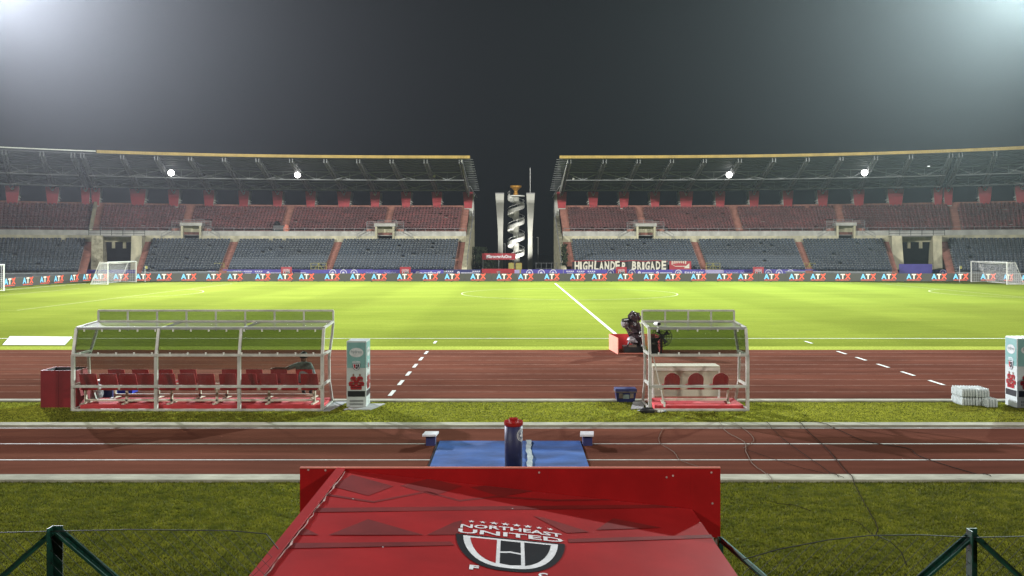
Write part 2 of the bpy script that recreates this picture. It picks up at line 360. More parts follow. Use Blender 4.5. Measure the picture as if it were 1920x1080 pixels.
def crest_mb(f, step, stars=True, letters=True):
    # f maps (x, y, layer height) into the scene
    mb = MB()
    for mi, ly, poly in crest_polys():
        mb.add([f(x, y, (ly + 1) * step) for x, y in poly], [tuple(range(len(poly)))[::-1]], mi)
    if letters:
        for txt, y, w, sz, ar in (('UNITED', .030, .98, .112, .02), ('NORTHEAST', .172, .96, .098, .05)):
            me = text_mesh(txt, sz / .72, w, .0035, plane='XY', arch=ar); to_mb(me, lambda c: f(c.x, c.y + y, step), 1, mb); bpy.data.meshes.remove(me)
    if stars:
        for k in range(8):
            x = -.38 + .109 * k; p = star(x, .375 + .02 * (1 - (x / .4) ** 2), .034 if abs(x) > .2 else .045)
            c = (sum(q[0] for q in p) / 10, sum(q[1] for q in p) / 10)
            mb.add([f(q[0], q[1], step) for q in p] + [f(c[0], c[1], step)], [((i + 1) % 10, i, 10) for i in range(10)], 1)
    return mb
CM = ['ink', 'inkwhite', 'boardred']

# ================================================================== THE SETTING
def sheet(name, x0, x1, y0, y1, z, m, thick=None, nx=1, ny=1):
    mb = MB()
    if thick: mb.box(x0, x1, y0, y1, z - thick, z)
    else: mb.add([(x0, y0, z), (x1, y0, z), (x1, y1, z), (x0, y1, z)], [(0, 1, 2, 3)])
    return mb.build(name, m, kind='structure')
sheet('ground', -400, 400, -60, 600, -.012, 'ground')
sheet('lawn', -120, 120, -8, 14.25, 0, 'lawn')
sheet('near_track', -120, 120, 14.25, 19.0, .004, 'track')
sheet('lawn_strip', -120, 120, 19.0, 21.95, .008, 'lawn')
sheet('main_track', -120, 120, 21.95, 33.0, .004, 'track')
sheet('infield', -120, 120, 33.0, 103.6, 0, 'pitch')
sheet('apron', -120, 120, 33.0, 34.15, .004, 'apron')
sheet('far_track', -120, 120, 103.6, 113.7, .004, 'track')
for y0, y1, m in ((14.25, 14.6, 'kerb'), (18.68, 18.98, 'kerb'), (21.70, 21.95, 'kerb')):
    sheet('kerb', -120, 120, y0, y1, .05, m, .06)
for i, y in enumerate((14.68, 15.76, 17.06, 18.56)):
    sheet('lane_line', -120, 120, y - .025, y + .025, .0085, 'line')
for i, y in enumerate((22.15, 23.25, 24.36, 25.47, 26.6, 27.7, 28.77, 29.9, 30.97, 32.15)):
    sheet('lane_line', -120, 120, y - .02, y + .02, .0085, 'wornline' if i else 'line')
for X in (-3.3, 12.3):
    for k in range(8):
        y = 22.62 + 1.8 * k
        if k == 6: continue
        sheet('crossing_dash', X - .055, X + .055, y, y + .88, .0125 if y < 33 else .0085, 'line')

# pitch markings, one object each
M['faintline'] = mat('faint_pitch_paint', (.36, .39, .22), rough=.9, scale=5, var=.3, spec=0)
XL, XR, YN, YF, XC, YC = -48.6, 58.2, 37.2, 97.2, 4.8, 75.0
def mline(name, pts, w=.11, z=.006, m='line'):
    mb = MB(); P = [Vector((p[0], p[1], 0)) for p in pts]; n = len(P); vs = []
    for i, p in enumerate(P):
        d = (P[min(i + 1, n - 1)] - P[max(i - 1, 0)]).normalized(); a = Vector((-d.y, d.x, 0)) * w / 2
        vs += [(p.x + a.x, p.y + a.y, z), (p.x - a.x, p.y - a.y, z)]
    mb.add(vs, [(2 * i, 2 * i + 1, 2 * i + 3, 2 * i + 2) for i in range(n - 1)]); return mb.build(name, m, kind='structure')
mline('touchline', [(XL, YN), (XR, YN)], .10)
mline('touchline', [(XL, YF), (XR, YF)], .12, .006, 'faintline')
mline('halfway_line', [(XC - .15, YN), (XC - .15, YF)], .17)
mline('centre_circle', [(XC + 9.4 * math.cos(2 * math.pi * k / 96), YC + 9.4 * math.sin(2 * math.pi * k / 96)) for k in range(97)], .11, .0105, 'faintline')
for xg, sg in ((XL, 1), (XR, -1)):
    mline('goal_line', [(xg, YN), (xg, YF)])
    xb = xg + sg * 17.0
    mline('penalty_box_line', [(xg, YC - 20.7), (xb, YC - 20.7), (xb, YC + 20.7), (xg, YC + 20.7)], .10, .0105, 'faintline')
    xs = xg + sg * 5.6
    mline('goal_area_line', [(xg, YC - 9.4), (xs, YC - 9.4), (xs, YC + 9.4), (xg, YC + 9.4)], .10, .0105, 'faintline')
    xp = xg + sg * 11.3; a0 = math.acos(5.7 / 9.4)
    mline('penalty_arc', [(xp + sg * 9.4 * math.cos(a), YC + 9.4 * math.sin(a)) for a in [a0 * (k / 16 - 1) for k in range(33)]], .11, .015, 'faintline')
for x0, x1 in ((-27, -10.5), (-6.7, -2), (-1.5, 1.4), (14, 16.2), (19, 21), (24, 26)):   # short faint marks beside the touchline
    mline('faint_mark', [(x0, 36.1), (x1, 36.1)], .09, .006, 'apron')

# ------------------------------------------------------------------ grass blades near enough to read as blades
def tufts(name, n, xr, yr, hmin, hmax, skip=None, m='blade'):
    mkey = m
    x = rng.uniform(*xr, n); y = rng.uniform(*yr, n)
    if skip is not None:
        k = ~skip(x, y); x = x[k]; y = y[k]
    n = len(x); B = 3
    bx = np.repeat(x, B) + rng.normal(0, .012, n * B); by = np.repeat(y, B) + rng.normal(0, .012, n * B)
    a = rng.uniform(0, 2 * np.pi, n * B); h = rng.uniform(hmin, hmax, n * B); w = rng.uniform(.004, .008, n * B)
    lx = rng.normal(0, .014, n * B); ly = rng.normal(0, .014, n * B)
    m = n * B; V = np.zeros((m, 3, 3), np.float32)
    V[:, 0] = np.stack([bx + np.cos(a) * w, by + np.sin(a) * w, np.zeros(m)], 1)
    V[:, 1] = np.stack([bx - np.cos(a) * w, by - np.sin(a) * w, np.zeros(m)], 1)
    V[:, 2] = np.stack([bx + lx, by + ly, h], 1)
    me = bpy.data.meshes.new(name); me.vertices.add(m * 3); me.vertices.foreach_set('co', V.ravel())
    me.loops.add(m * 3); me.loops.foreach_set('vertex_index', np.arange(m * 3, dtype=np.int32))
    me.polygons.add(m); me.polygons.foreach_set('loop_start', np.arange(0, m * 3, 3, dtype=np.int32)); me.update(calc_edges=True)
    me.materials.append(M[mkey]); link(name, me, kind='stuff')
tufts('lawn_grass', 130000, (-11, 11), (9.7, 14.31), .014, .042, lambda x, y: (x > -2.0) & (x < 2.0) & (y < 11))
M['blade2'] = M['blade'].copy(); _b = [n for n in M['blade2'].node_tree.nodes if n.type == 'MIX'][0]; _b.inputs['A'].default_value = (.19, .20, .02, 1); _b.inputs['B'].default_value = (.40, .40, .04, 1)
tufts('strip_grass', 70000, (-14.5, 14.5), (18.93, 21.75), .015, .04, m='blade2')

# ------------------------------------------------------------------ grandstand plan: straight in the middle, bending in towards both ends
def drop(s): return 3 * (abs(s) / 44) ** 2.9
def SP(s, r, z):
    a = math.atan(3 * 2.9 * (abs(s) / 44) ** 1.9 / 44); sg = 1 if s > 0 else -1
    return Vector((s + r * math.sin(a) * sg, 140 - drop(s) + r * math.cos(a), z))
def SA(s):   # turn of the stand at s
    a = math.atan(3 * 2.9 * (abs(s) / 44) ** 1.9 / 44); return -a if s > 0 else a
def loft(mb, s0, s1, prof, step=2.0, mi=0, closed=False, caps=True):
    n = max(1, round(abs(s1 - s0) / step)); ss = [s0 + (s1 - s0) * k / n for k in range(n + 1)]; m = len(prof); N0 = len(mb.v)
    for s in ss: mb.v += [tuple(SP(s, r, z)) for r, z in prof]
    e = m if closed else m - 1
    for i in range(n):
        for k in range(e):
            mb.f.append((N0 + i * m + k, N0 + (i + 1) * m + k, N0 + (i + 1) * m + (k + 1) % m, N0 + i * m + (k + 1) % m)); mb.mi.append(mi)
    if closed and caps:
        mb.f.append(tuple(N0 + k for k in range(m))); mb.f.append(tuple(N0 + n * m + k for k in range(m))[::-1]); mb.mi += [mi, mi]
    return mb
def rect(r0, r1, z0, z1): return [(r0, z0), (r1, z0), (r1, z1), (r0, z1)]
def sbox(mb, s0, s1, r0, r1, z0, z1, mi=0): return loft(mb, s0, s1, rect(r0, r1, z0, z1), mi=mi, closed=True)
def steps(r0, z0, n, d, h, base):
    p = [(r0, base)]
    for k in range(n): p += [(r0 + k * d, z0 + k * h), (r0 + (k + 1) * d, z0 + k * h)]
    return p + [(r0 + n * d, base)]
LT = (-24.0, .85, 14, .855, .30)     # lower tier: first r, first z, rows, depth, rise
UT = (-10.5, 6.55, 10, .85, .385)
LOW = {-1: [(-85, -64.7), (-55.6, -43.95), (-42.7, -27.75), (-26.5, -8.45)], 1: [(8.6, 27.1), (28.35, 43.3), (44.5, 56.4), (65.3, 85)]}
LAIS = {-1: [(-64.7, -63.5), (-56.5, -55.6), (-43.95, -42.7), (-27.75, -26.5), (-8.45, -7.3)], 1: [(7.4, 8.6), (27.1, 28.35), (43.3, 44.5), (56.4, 57.3), (64.2, 65.3)]}
UPP = {-1: [(-85, -64.4), (-63.1, -51.7), (-50.5, -36.6), (-35.4, -20.5), (-19.4, -8.45)], 1: [(8.6, 19.6), (20.75, 34.6), (35.8, 50.4), (51.6, 66), (67.2, 85)]}
UAIS = {-1: [(-64.4, -63.1), (-51.7, -50.5), (-36.6, -35.4), (-20.5, -19.4), (-8.45, -7.3)], 1: [(7.4, 8.6), (19.6, 20.75), (34.6, 35.8), (50.4, 51.6), (66, 67.2)]}
PYL = {-1: [-7.44, -12.5, -17.5, -22.5, -27.5, -32.8, -38.0, -43.2, -48.4, -53.5, -58.5, -64.1, -65.4, -69.5, -74.2, -79.5], 1: [7.7, 12.8, 17.8, 22.8, 27.8, 33.2, 38.5, 43.7, 48.9, 54.1, 59.2, 64.8, 66.1, 70.6, 74.9, 80]}
VOM = {-1: [(-51.4, -48.4), (-21.4, -18.4)], 1: [(18.8, 21.8), (49.8, 52.6)]}
PORT = {-1: (-63.5, -62.0, -58.0, -56.5), 1: (57.3, 58.7, 63.0, 64.2)}
SLAB = {-1: 'left grandstand', 1: 'right grandstand'}

def seat_template():
    mb = MB()
    mb.hexa([(-.19, -.02, .34), (.19, -.02, .34), (.21, .02, .34), (-.21, .02, .34)], [(-.17, .03, .68), (.17, .03, .68), (.17, .07, .68), (-.17, .07, .68)])
    mb.hexa([(-.20, -.40, .36), (.20, -.40, .36), (.20, -.02, .33), (-.20, -.02, .33)], [(-.20, -.40, .40), (.20, -.40, .40), (.20, -.02, .37), (-.20, -.02, .37)])
    mb.box(-.18, .18, .02, .075, .682, .72, 1)
    mb.box(.237, .258, -.02, .04, .0, .62, 1)
    return mb
TPL = seat_template()
NAVY = TPL.mesh('seat', ['navyseat', 'seatedge']); MAROON = TPL.mesh('seat', ['maroonseat', 'maroonedge'])
TV = np.array(TPL.v, np.float32)

def build_seats(parent, side):
    lows, ups = [], []
    for s0, s1 in LOW[side]:
        n = int((s1 - s0 - .3) / .5); 
        for row in range(14):
            for k in range(n):
                s = s0 + .4 + k * (s1 - s0 - .6) / max(1, n - 1)
                if random.random() < .012: continue
                lows.append((row, s, SP(s, LT[0] + LT[3] * (row + .62), LT[1] + LT[4] * row), SA(s)))
    for s0, s1 in UPP[side]:
        n = int((s1 - s0 - .3) / .5)
        for row in range(10):
            for k in range(n):
                s = s0 + .35 + k * (s1 - s0 - .6) / max(1, n - 1)
                if row < 4 and any(a - .9 < s < b + .9 for a, b in VOM[side]): continue
                if random.random() < .012: continue
                ups.append((row, s, SP(s, UT[0] + UT[3] * (row + .62), UT[1] + UT[4] * row), SA(s)))
    cand = [q for q in lows if q[0] in (1, 2, 3, 4, 5) and abs(q[1]) < 44 and not (side == 1 and q[1] < 22 and q[0] < 3)]
    cand.sort(key=lambda q: (q[0], abs(q[1]))); chosen = set(id(q) for q in cand[:300])
    for q in cand[:300]: link('seat', NAVY, parent, loc=q[2], rz=q[3])
    for lst, mats, nm in (([q for q in lows if id(q) not in chosen], ['navyseat', 'seatedge'], 'lower_seats'), (ups, ['maroonseat', 'maroonedge'], 'upper_seats')):
        n = len(lst); a = np.array([q[3] for q in lst]); P = np.array([tuple(q[2]) for q in lst]); c, s_ = np.cos(a)[:, None], np.sin(a)[:, None]
        j = rng.normal(0, .015, (n, 1)); V = np.empty((n, len(TV), 3), np.float32)
        V[:, :, 0] = TV[:, 0] * c - TV[:, 1] * s_ + P[:, 0:1]; V[:, :, 1] = TV[:, 0] * s_ + TV[:, 1] * c + P[:, 1:2]; V[:, :, 2] = TV[:, 2] + P[:, 2:3] + j
        nf = len(TPL.f); F = np.array(TPL.f, np.int32)[None] + (np.arange(n, dtype=np.int32) * len(TV))[:, None, None]
        me = bpy.data.meshes.new(nm); me.vertices.add(n * len(TV)); me.vertices.foreach_set('co', V.ravel())
        me.loops.add(F.size); me.loops.foreach_set('vertex_index', F.ravel()); me.polygons.add(n * nf)
        me.polygons.foreach_set('loop_start', np.arange(0, F.size, 4, dtype=np.int32))
        me.polygons.foreach_set('material_index', np.tile(np.array(TPL.mi, np.int32), n)); 
        for m in mats: me.materials.append(M[m])
        me.update(calc_edges=True); link(nm, me, parent, kind='stuff')

def rail(mb, s0, s1, r, z0, h=1.0, n=3, w=.05, dz=0):
    k = max(1, round(abs(s1 - s0) / 1.6))
    for i in range(k + 1): s = s0 + (s1 - s0) * i / k; mb.beam(SP(s, r, z0 + dz * i / k), SP(s, r, z0 + h + dz * i / k), w)
    for j in range(n):
        for i in range(k):
            a = s0 + (s1 - s0) * i / k; b = s0 + (s1 - s0) * (i + 1) / k; zz = z0 + h * (j + 1) / n
            mb.beam(SP(a, r, zz + dz * i / k), SP(b, r, zz + dz * (i + 1) / k), w)

def grandstand(side):
    sg = side
    T = Thing('grandstand', ('covered grandstand left of the spiral tower, yellow roof edge and maroon upper tier' if side < 0 else 'covered grandstand right of the spiral tower, yellow roof edge running out of frame'), 'grandstand', (side * 45, 126, 0))
    g = T.o
    e0 = 7.3 if side < 0 else 7.4
    far = 85
    P = lambda name, mb, m, **k: T.part(name, mb, m, **k)
    for s0, s1 in LOW[side]:
        P('lower_terrace', loft(MB(), s0, s1, steps(LT[0], LT[1], LT[2], LT[3], LT[4], 0)), 'tread')
        for k in range(14): P('step_edge', loft(MB(), s0, s1, rect(LT[0] + k * LT[3] - .03, LT[0] + k * LT[3] + .05, LT[1] + k * LT[4] - .02, LT[1] + k * LT[4] + .08), closed=True, step=4), 'seatedge')
    for s0, s1 in UPP[side]:
        P('upper_terrace', loft(MB(), s0, s1, steps(UT[0], UT[1], UT[2], UT[3], UT[4], UT[1] - .6)), 'tread2')
        for k in range(0, 10, 2): P('step_edge', loft(MB(), s0, s1, rect(UT[0] + k * UT[3] - .03, UT[0] + k * UT[3] + .05, UT[1] + k * UT[4] - .02, UT[1] + k * UT[4] + .04), closed=True, step=4), 'seatedge')
    for s0, s1 in LAIS[side]: P('aisle_stair', loft(MB(), s0, s1, steps(LT[0] - .1, LT[1] + .05, 28, LT[3] / 2, LT[4] / 2, 0)), 'stair')
    for s0, s1 in UAIS[side]: P('aisle_stair', loft(MB(), s0, s1, steps(UT[0] - .05, UT[1] + .05, 20, UT[3] / 2, UT[4] / 2, 5.9)), 'stair')
    for r_, z_ in ((-24.05, 0), ):
        pass
    # front wall of the upper tier, split by the vomitories
    cuts = sorted([abs(x) for v in VOM[side] for x in v]); segs = []; c = e0
    for i in range(0, len(cuts), 2): segs.append((c, cuts[i])); c = cuts[i + 1]
    segs.append((c, far))
    for a, b in segs:
        a, b = sorted((sg * a, sg * b))
        P('front_wall', sbox(MB(), a, b, -11.9, -11.3, 4.9, 5.85), 'cream')
        P('parapet', sbox(MB(), a, b, -11.55, -11.25, 5.85, 6.55), 'parapet')
        m = MB(); rail(m, a + .2, b - .2, -11.4, 6.55, .45, 1, .05); P('parapet_rail', m, 'steel')
    a, b = sorted((sg * e0, sg * far))
    P('walkway', sbox(MB(), a, b, -11.3, -10.4, 5.9, 6.0), 'concrete')
    P('back_wall', sbox(MB(), a, b, -2.0, -1.7, 9.2, 10.95), 'stair')
    P('rear_wall', sbox(MB(), a, b, 1.2, 1.6, 0, 10.6), 'concrete')
    # roof: corrugated sheet rising towards the pitch
    yedge = -62.0 if side < 0 else 85
    s_in = -6.1 if side < 0 else 6.3
    a, b = sorted((s_in, sg * far))
    P('roof_sheet', loft(MB(), a, b, [(-24, 16.35), (2.2, 13.55), (2.2, 13.65), (-24, 16.45)], closed=True), 'roof')
    m = MB()
    for k in range(18):
        r = -23.5 + k * 1.45; z = 16.32 - (r + 24) * 2.8 / 26.2; loft(m, a, b, rect(r, r + .09, z - .16, z - .01), closed=True, step=3)
    P('purlins', m, 'darksteel', kind='stuff')
    ya, yb = sorted((s_in, yedge))
    P('roof_fascia', loft(MB(), ya, yb, rect(-24.25, -24.02, 16.2, 16.58), closed=True), 'yellow')
    m = MB(); k = ya
    while k < yb: m.beam(SP(k, -24.29, 16.21), SP(k, -24.29, 16.57), .05); k += .42
    P('fascia_ribs', m, 'yellow', kind='stuff')
    if side < 0:
        P('roof_edge_pipe', loft(MB(), -85, -62.2, rect(-24.15, -24.05, 16.38, 16.5), closed=True), 'white')
    # end plate of the roof
    P('roof_end_plate', sbox(MB(), *sorted((s_in - sg * .02, s_in + sg * .12)), -23.6, 1.5, 12.4, 12.5), 'steel')
    m = MB(); q = lambda s, r, z: tuple(SP(s, r, z)); s1 = e0 * sg; s2 = s1 + sg * .1
    m.hexa([q(s1, -23.6, 15.75), q(s2, -23.6, 15.75), q(s2, .3, 11.9), q(s1, .3, 11.9)], [q(s1, -23.6, 16.2), q(s2, -23.6, 16.2), q(s2, .3, 13.5), q(s1, .3, 13.5)])
    P('roof_end_board', m, 'parapet')
    m = MB()
    for k in range(16):
        r = -23.4 + k * 1.6; z = 16.25 - (r + 24) * 2.8 / 26.2; m.beam(SP(s_in - sg * .4, r, z - .05), SP(e0 * sg, r, z - .05), .12, .1)
    P('roof_outrigger', m, 'steel', kind='stuff')
    # pylons with red boards, and a rib truss over each
    for i, s in enumerate(PYL[side]):
        wide = i in (4, 10); w = 1.15 if wide else .85; top = 13.15
        if abs(s) > 64 and abs(s) < 66.5: w = .62
        m = MB(); q = lambda ds, r, z: tuple(SP(s + ds, r, z))
        end = i == 0
        m.hexa([q(-w * .72, -2.2, 10.35), q(w * .72, -2.2, 10.35), q(w * .72, 1.0, 10.35), q(-w * .72, 1.0, 10.35)], [q(-w, -2.2, top), q(w, -2.2, top), q(w, 1.0, top), q(-w, 1.0, top)])
        py = P('pylon', m, 'parapet')
        zt = 12.35; wt = w * (.72 + .28 * (zt - 10.45) / 2.7)
        m = MB(); m.hexa([q(-w * .70, -2.27, 10.5), q(w * .70, -2.27, 10.5), q(w * .70, -2.21, 10.5), q(-w * .70, -2.21, 10.5)], [q(-wt, -2.27, zt), q(wt, -2.27, zt), q(wt, -2.21, zt), q(-wt, -2.21, zt)])
        T.part('red_board', m, 'red', parent=py)
        m = MB(); m.hexa([q(-wt, -2.27, zt), q(wt, -2.27, zt), q(wt, -2.21, zt), q(-wt, -2.21, zt)], [q(-w * .98, -2.27, top - .02), q(w * .98, -2.27, top - .02), q(w * .98, -2.21, top - .02), q(-w * .98, -2.21, top - .02)])
        T.part('top_board', m, 'red', parent=py)
        ce = SP(s, -2.29, zt + .42); an = SA(s)
        cm = crest_mb(lambda x, y, h: (ce.x + x * .45 * math.cos(an), ce.y + x * .45 * math.sin(an) - h, ce.z + y * .45 + .1), .004, False, False)
        T.part('crest', cm, CM, parent=py)
        m = MB()
        for k in range(3): zz = 10.8 + k * .35; x_ = w * (.76 + .1 * k); m.hexa([q(-sg * x_ - .09, -2.0, zz), q(-sg * x_ + .09, -2.0, zz), q(-sg * x_ + .09, .6, zz), q(-sg * x_ - .09, .6, zz)], [q(-sg * x_ - .09, -2.0, zz + .12), q(-sg * x_ + .09, -2.0, zz + .12), q(-sg * x_ + .09, .6, zz + .12), q(-sg * x_ - .09, .6, zz + .12)])
        T.part('side_fin', m, 'white', parent=py)
        # rib
        m = MB(); pts = []
        NB = 9
        for j in range(NB + 1):
            t = j / NB; r = .4 - 24.0 * t; zt_ = 16.15 - (r + 24) * 2.8 / 26.2; zb = 11.9 + (15.75 - 11.9) * t ** .8 if False else zt_ - (.95 - .5 * t)
            pts.append((r, zt_, zb))
        for d in (-.22, .22):
            for j in range(NB):
                a_, b_ = pts[j], pts[j + 1]
                m.beam(SP(s + d, a_[0], a_[1]), SP(s + d, b_[0], b_[1]), .13); m.beam(SP(s + d, a_[0], a_[2]), SP(s + d, b_[0], b_[2]), .14)
                m.beam(SP(s + d, a_[0], a_[2]), SP(s + d, b_[0], b_[1]), .08)
                m.beam(SP(s + d, b_[0], b_[2]), SP(s + d, b_[0], b_[1]), .08)
        for j in range(NB): m.beam(SP(s - .22, pts[j][0], pts[j][2]), SP(s + .22, pts[j + 1][0], pts[j + 1][2]), .06)
        P('roof_rib', m, 'steel')
    # long trusses between the ribs
    pl = PYL[side]
    for r, dz in ((-15.0, 1.15), (-6.5, 1.15)):
        for i in range(len(pl) - 1):
            a_, b_ = pl[i], pl[i + 1]
            if abs(a_ - b_) < 2: continue
            zt_ = 16.1 - (r + 24) * 2.8 / 26.2; zb = zt_ - dz; mid = (a_ + b_) / 2; m = MB()
            m.beam(SP(a_, r, zb), SP(b_, r, zb), .11); m.beam(SP(a_, r, zt_), SP(b_, r, zt_), .11)
            m.beam(SP(a_, r, zt_), SP(b_, r, zb) if i % 2 else SP(mid, r, zb), .10); m.beam(SP(b_, r, zt_), SP(mid, r, zb), .10)
            m.beam(SP(mid, r, zb), SP(mid, r, zt_), .06)
            m.beam(SP(a_, r, zb), SP(mid, r + 4, zt_ - .5), .06); m.beam(SP(b_, r, zb), SP(mid, r + 4, zt_ - .5), .06)
            P('long_truss', m, 'steel')
    # end wall of the stand, beside the gap
    s1 = sg * 7.28; s2 = sg * 6.55
    m = MB(); m.hexa([q_ for q_ in (tuple(SP(s1, -24.6, 0)), tuple(SP(s2, -24.6, 0)), tuple(SP(s2, 1.2, 0)), tuple(SP(s1, 1.2, 0)))],
        [tuple(SP(s1, -24.0, 1.4)), tuple(SP(s2, -24.0, 1.4)), tuple(SP(s2, 1.2, 10.5)), tuple(SP(s1, 1.2, 10.5))])
    if side < 0: P('end_wall', m, 'cream')
    else: P('end_wall', m, 'stained')
    m = MB(); m.hexa([tuple(SP(s1, -2.2, 9)), tuple(SP(s2, -2.2, 9)), tuple(SP(s2, 1, 9)), tuple(SP(s1, 1, 9))], [tuple(SP(s1, -2.2, 13)), tuple(SP(s2, -2.2, 13)), tuple(SP(s2, 1, 13)), tuple(SP(s1, 1, 13))])
    P('end_post', m, 'parapet')
    m = MB(); k = 0
    for k in range(9):
        r = -23.5 + k * 2.6; z = 1.5 + (r + 24) * .36; m.beam(SP(s2, r, z), SP(s2, r, z + 1.0), .06)
        if k: m.beam(SP(s2, r - 2.6, z - .936 + 1), SP(s2, r, z + 1.0), .05); m.beam(SP(s2, r - 2.6, z - .936 + .5), SP(s2, r, z + .5), .05)
    P('end_rail', m, 'steel')
    # vomitories
    for a, b in VOM[side]:
        for q0, q1 in ((a, a + .3), (b - .3, b)): P('vomitory_wall', sbox(MB(), q0, q1, -12.0, -8.4, 4.9, 7.3), 'cream')
        P('vomitory_roof', sbox(MB(), a - .15, b + .15, -12.1, -8.2, 7.3, 7.75), 'parapet')
        P('vomitory_lintel', sbox(MB(), a + .3, b - .3, -10.6, -10.3, 6.4, 7.3), 'cream')
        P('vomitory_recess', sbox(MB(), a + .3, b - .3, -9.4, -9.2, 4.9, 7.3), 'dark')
        for q in ((a - 1.4, a, -11.2, 7.0, 1.0, 4, .05, 0), (b, b + 1.4, -11.2, 7.0, 1.0, 4, .05, 0), (a, b, -8.2, 7.75, .6, 2, .05, 0), (a - 2.8, a - 1.0, -12.1, 5.2, .9, 2, .05, .9), (b + 1.0, b + 2.8, -12.1, 6.1, .9, 2, .05, -.9)):
            m = MB(); rail(m, *q); P('vomitory_rail', m, 'steel')
        m = MB(); sbox(m, a - 1.4, a - .15, -11.2, -8.6, 5.9, 7.0); P('vomitory_landing', m, 'stair')
        m = MB(); sbox(m, b + .15, b + 1.4, -11.2, -8.6, 5.9, 7.0); P('vomitory_landing', m, 'stair')
    # the tall entrance with its pillars
    p0, p1, p2, p3 = PORT[side]
    for a, b, mt in ((p0, p1, 'stained' if side < 0 else 'cream'), (p2, p3, 'cream')):
        m = MB(); q = lambda s, r, z: tuple(SP(s, r, z)); lean = .25 if a == p0 else -.25
        m.hexa([q(a, -18, 0), q(b + max(lean, 0), -18, 0), q(b + max(lean, 0), -11.5, 0), q(a + min(lean, 0), -11.5, 0)], [q(a, -16.5, 5.75), q(b, -16.5, 5.75), q(b, -11.5, 5.75), q(a, -11.5, 5.75)])
        P('entrance_pillar', m, mt)
    P('entrance_lintel', sbox(MB(), p1, p2, -13.6, -12.5, 4.9, 5.75), 'cream')
    for k in (.3, .68): s = p1 + (p2 - p1) * k; P('entrance_bracket', sbox(MB(), s - .2, s + .2, -13.9, -13.0, 4.0, 5.0), 'cream')
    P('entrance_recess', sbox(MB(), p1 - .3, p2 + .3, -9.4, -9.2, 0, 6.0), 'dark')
    m = MB(); rail(m, p0 - .4, p3 + .4, -16.4, 5.75, .95, 3, .06); P('entrance_rail', m, 'wire')
    m = MB(); sbox(m, p0, p3, -16.5, -11.4, 5.65, 5.77); P('entrance_deck', m, 'concrete')
    if side < 0:
        m = MB(); loft(m, -64.3, -63.9, [(-11, 6), (-11, 7.0), (-2, 11.2), (-2, 9.5)], closed=True); P('dividing_wall', m, 'cream')
    build_seats(g, side)
    for ch in [o for o in g.children if o.get('kind') == 'stuff' and o.name.startswith(('lower_seats', 'upper_seats'))] + [o for o in g.children if o.data is NAVY]:
        ch.location = Vector(ch.location) - T.loc
    return T
GL = grandstand(-1); GR = grandstand(1)

# lamps under the roof
for i, (s, pw) in enumerate(((-52.25, 140), (-32.94, 140), (32.69, 140), (53.34, 140))):
    c = SP(s, -16.2, 14.55)
    lab = ['lit floodlight under the left roof, nearer the entrance with cream pillars', 'lit floodlight under the left roof, nearer the spiral tower',
           'lit floodlight under the right roof, nearer the spiral tower', 'lit floodlight under the right roof, nearer the right entrance'][i]
    T = Thing('floodlight', lab, 'floodlight', tuple(c), 'lit floodlights under the stand roofs')
    m = MB(); m.beam(c + Vector((0, .1, .3)), c + Vector((0, .1, .75)), .07); m.box(c.x - .3, c.x + .3, c.y, c.y + .25, c.z - .22, c.z + .3); T.part('housing', m, 'dark')
    m = MB(); m.lathe((c.x, c.y - .1, c.z), [(.42 * math.sin(math.pi * k / 10) + .001, -.42 * math.cos(math.pi * k / 10)) for k in range(11)], 18); T.part('lens', m, 'lamp', smooth=True)
for s, z in ((-11.96, 14.6), (8.87, 14.2), (62.6, 15.4)):
    c = SP(s, -14.6, z); T = Thing('lamp_fitting', {-11.96: 'small white lamp fitting near the inner end of the left roof', 8.87: 'small white lamp fitting near the inner end of the right roof', 62.6: 'small white lamp far right under the right roof'}[s], 'lamp', tuple(c))
    m = MB(); m.lathe(c, [(.02, -.18), (.16, -.12), (.2, 0), (.14, .15), (.03, .2)], 10); T.part('globe', m, 'smalllamp' if s > 60 else 'white', smooth=True)
    m = MB(); m.beam(c + Vector((0, 0, .2)), c + Vector((0, 0, .7)), .05); T.part('stem', m, 'steel')

# ------------------------------------------------------------------ the gap: spiral tower with its bowl, two flared pylons
TY = 150.0
T = Thing('cauldron_tower', 'white spiral stair tower topped by a golden bowl between the stands', 'tower', (.35, TY, 0))
cx = .35
m = MB(); m.lathe((cx, TY, 0), [(.9, 0), (.6, 2.5), (.52, 3.0), (.52, 13.3)], 16); T.part('pole', m, 'pylonwhite', smooth=True)
m = MB()
for k in range(3): z = 4.9 + 3.0 * k; m.lathe((cx, TY, 0), [(.535, z), (.535, z + 1.0)], 16)
T.part('dark_band', m, 'dark')
NS = 4 * 18
for k in range(NS):
    z = 2.1 + 11.0 * k / NS; a = math.radians(200 + 20 * k + 20); a2 = a + math.radians(17); m = MB()
    pts = [(cx + .4 * math.cos(a), TY + .4 * math.sin(a)), (cx + 1.45 * math.cos(a), TY + 1.45 * math.sin(a)), (cx + 1.45 * math.cos(a2), TY + 1.45 * math.sin(a2)), (cx + .4 * math.cos(a2), TY + .4 * math.sin(a2))]
    m.slab(pts, z - .1, z + .12); m.slab([(cx + .4 * math.cos(a2), TY + .4 * math.sin(a2)), (cx + 1.45 * math.cos(a2), TY + 1.45 * math.sin(a2)), (cx + 1.45 * math.cos(a2 + .03), TY + 1.45 * math.sin(a2 + .03)), (cx + .4 * math.cos(a2 + .03), TY + .4 * math.sin(a2 + .03))], z - .12, z + .14)
    T.part('stair_step', m, 'white')
m = MB(); hp = [(cx + 1.45 * math.cos(math.radians(220 + 20 * k)), TY + 1.45 * math.sin(math.radians(220 + 20 * k)), 2.1 + 11.0 * k / NS) for k in range(NS + 1)]
m.tube([(x, y, z + .95) for x, y, z in hp], .035, 5); m.tube([(x, y, z + .5) for x, y, z in hp], .015, 4)
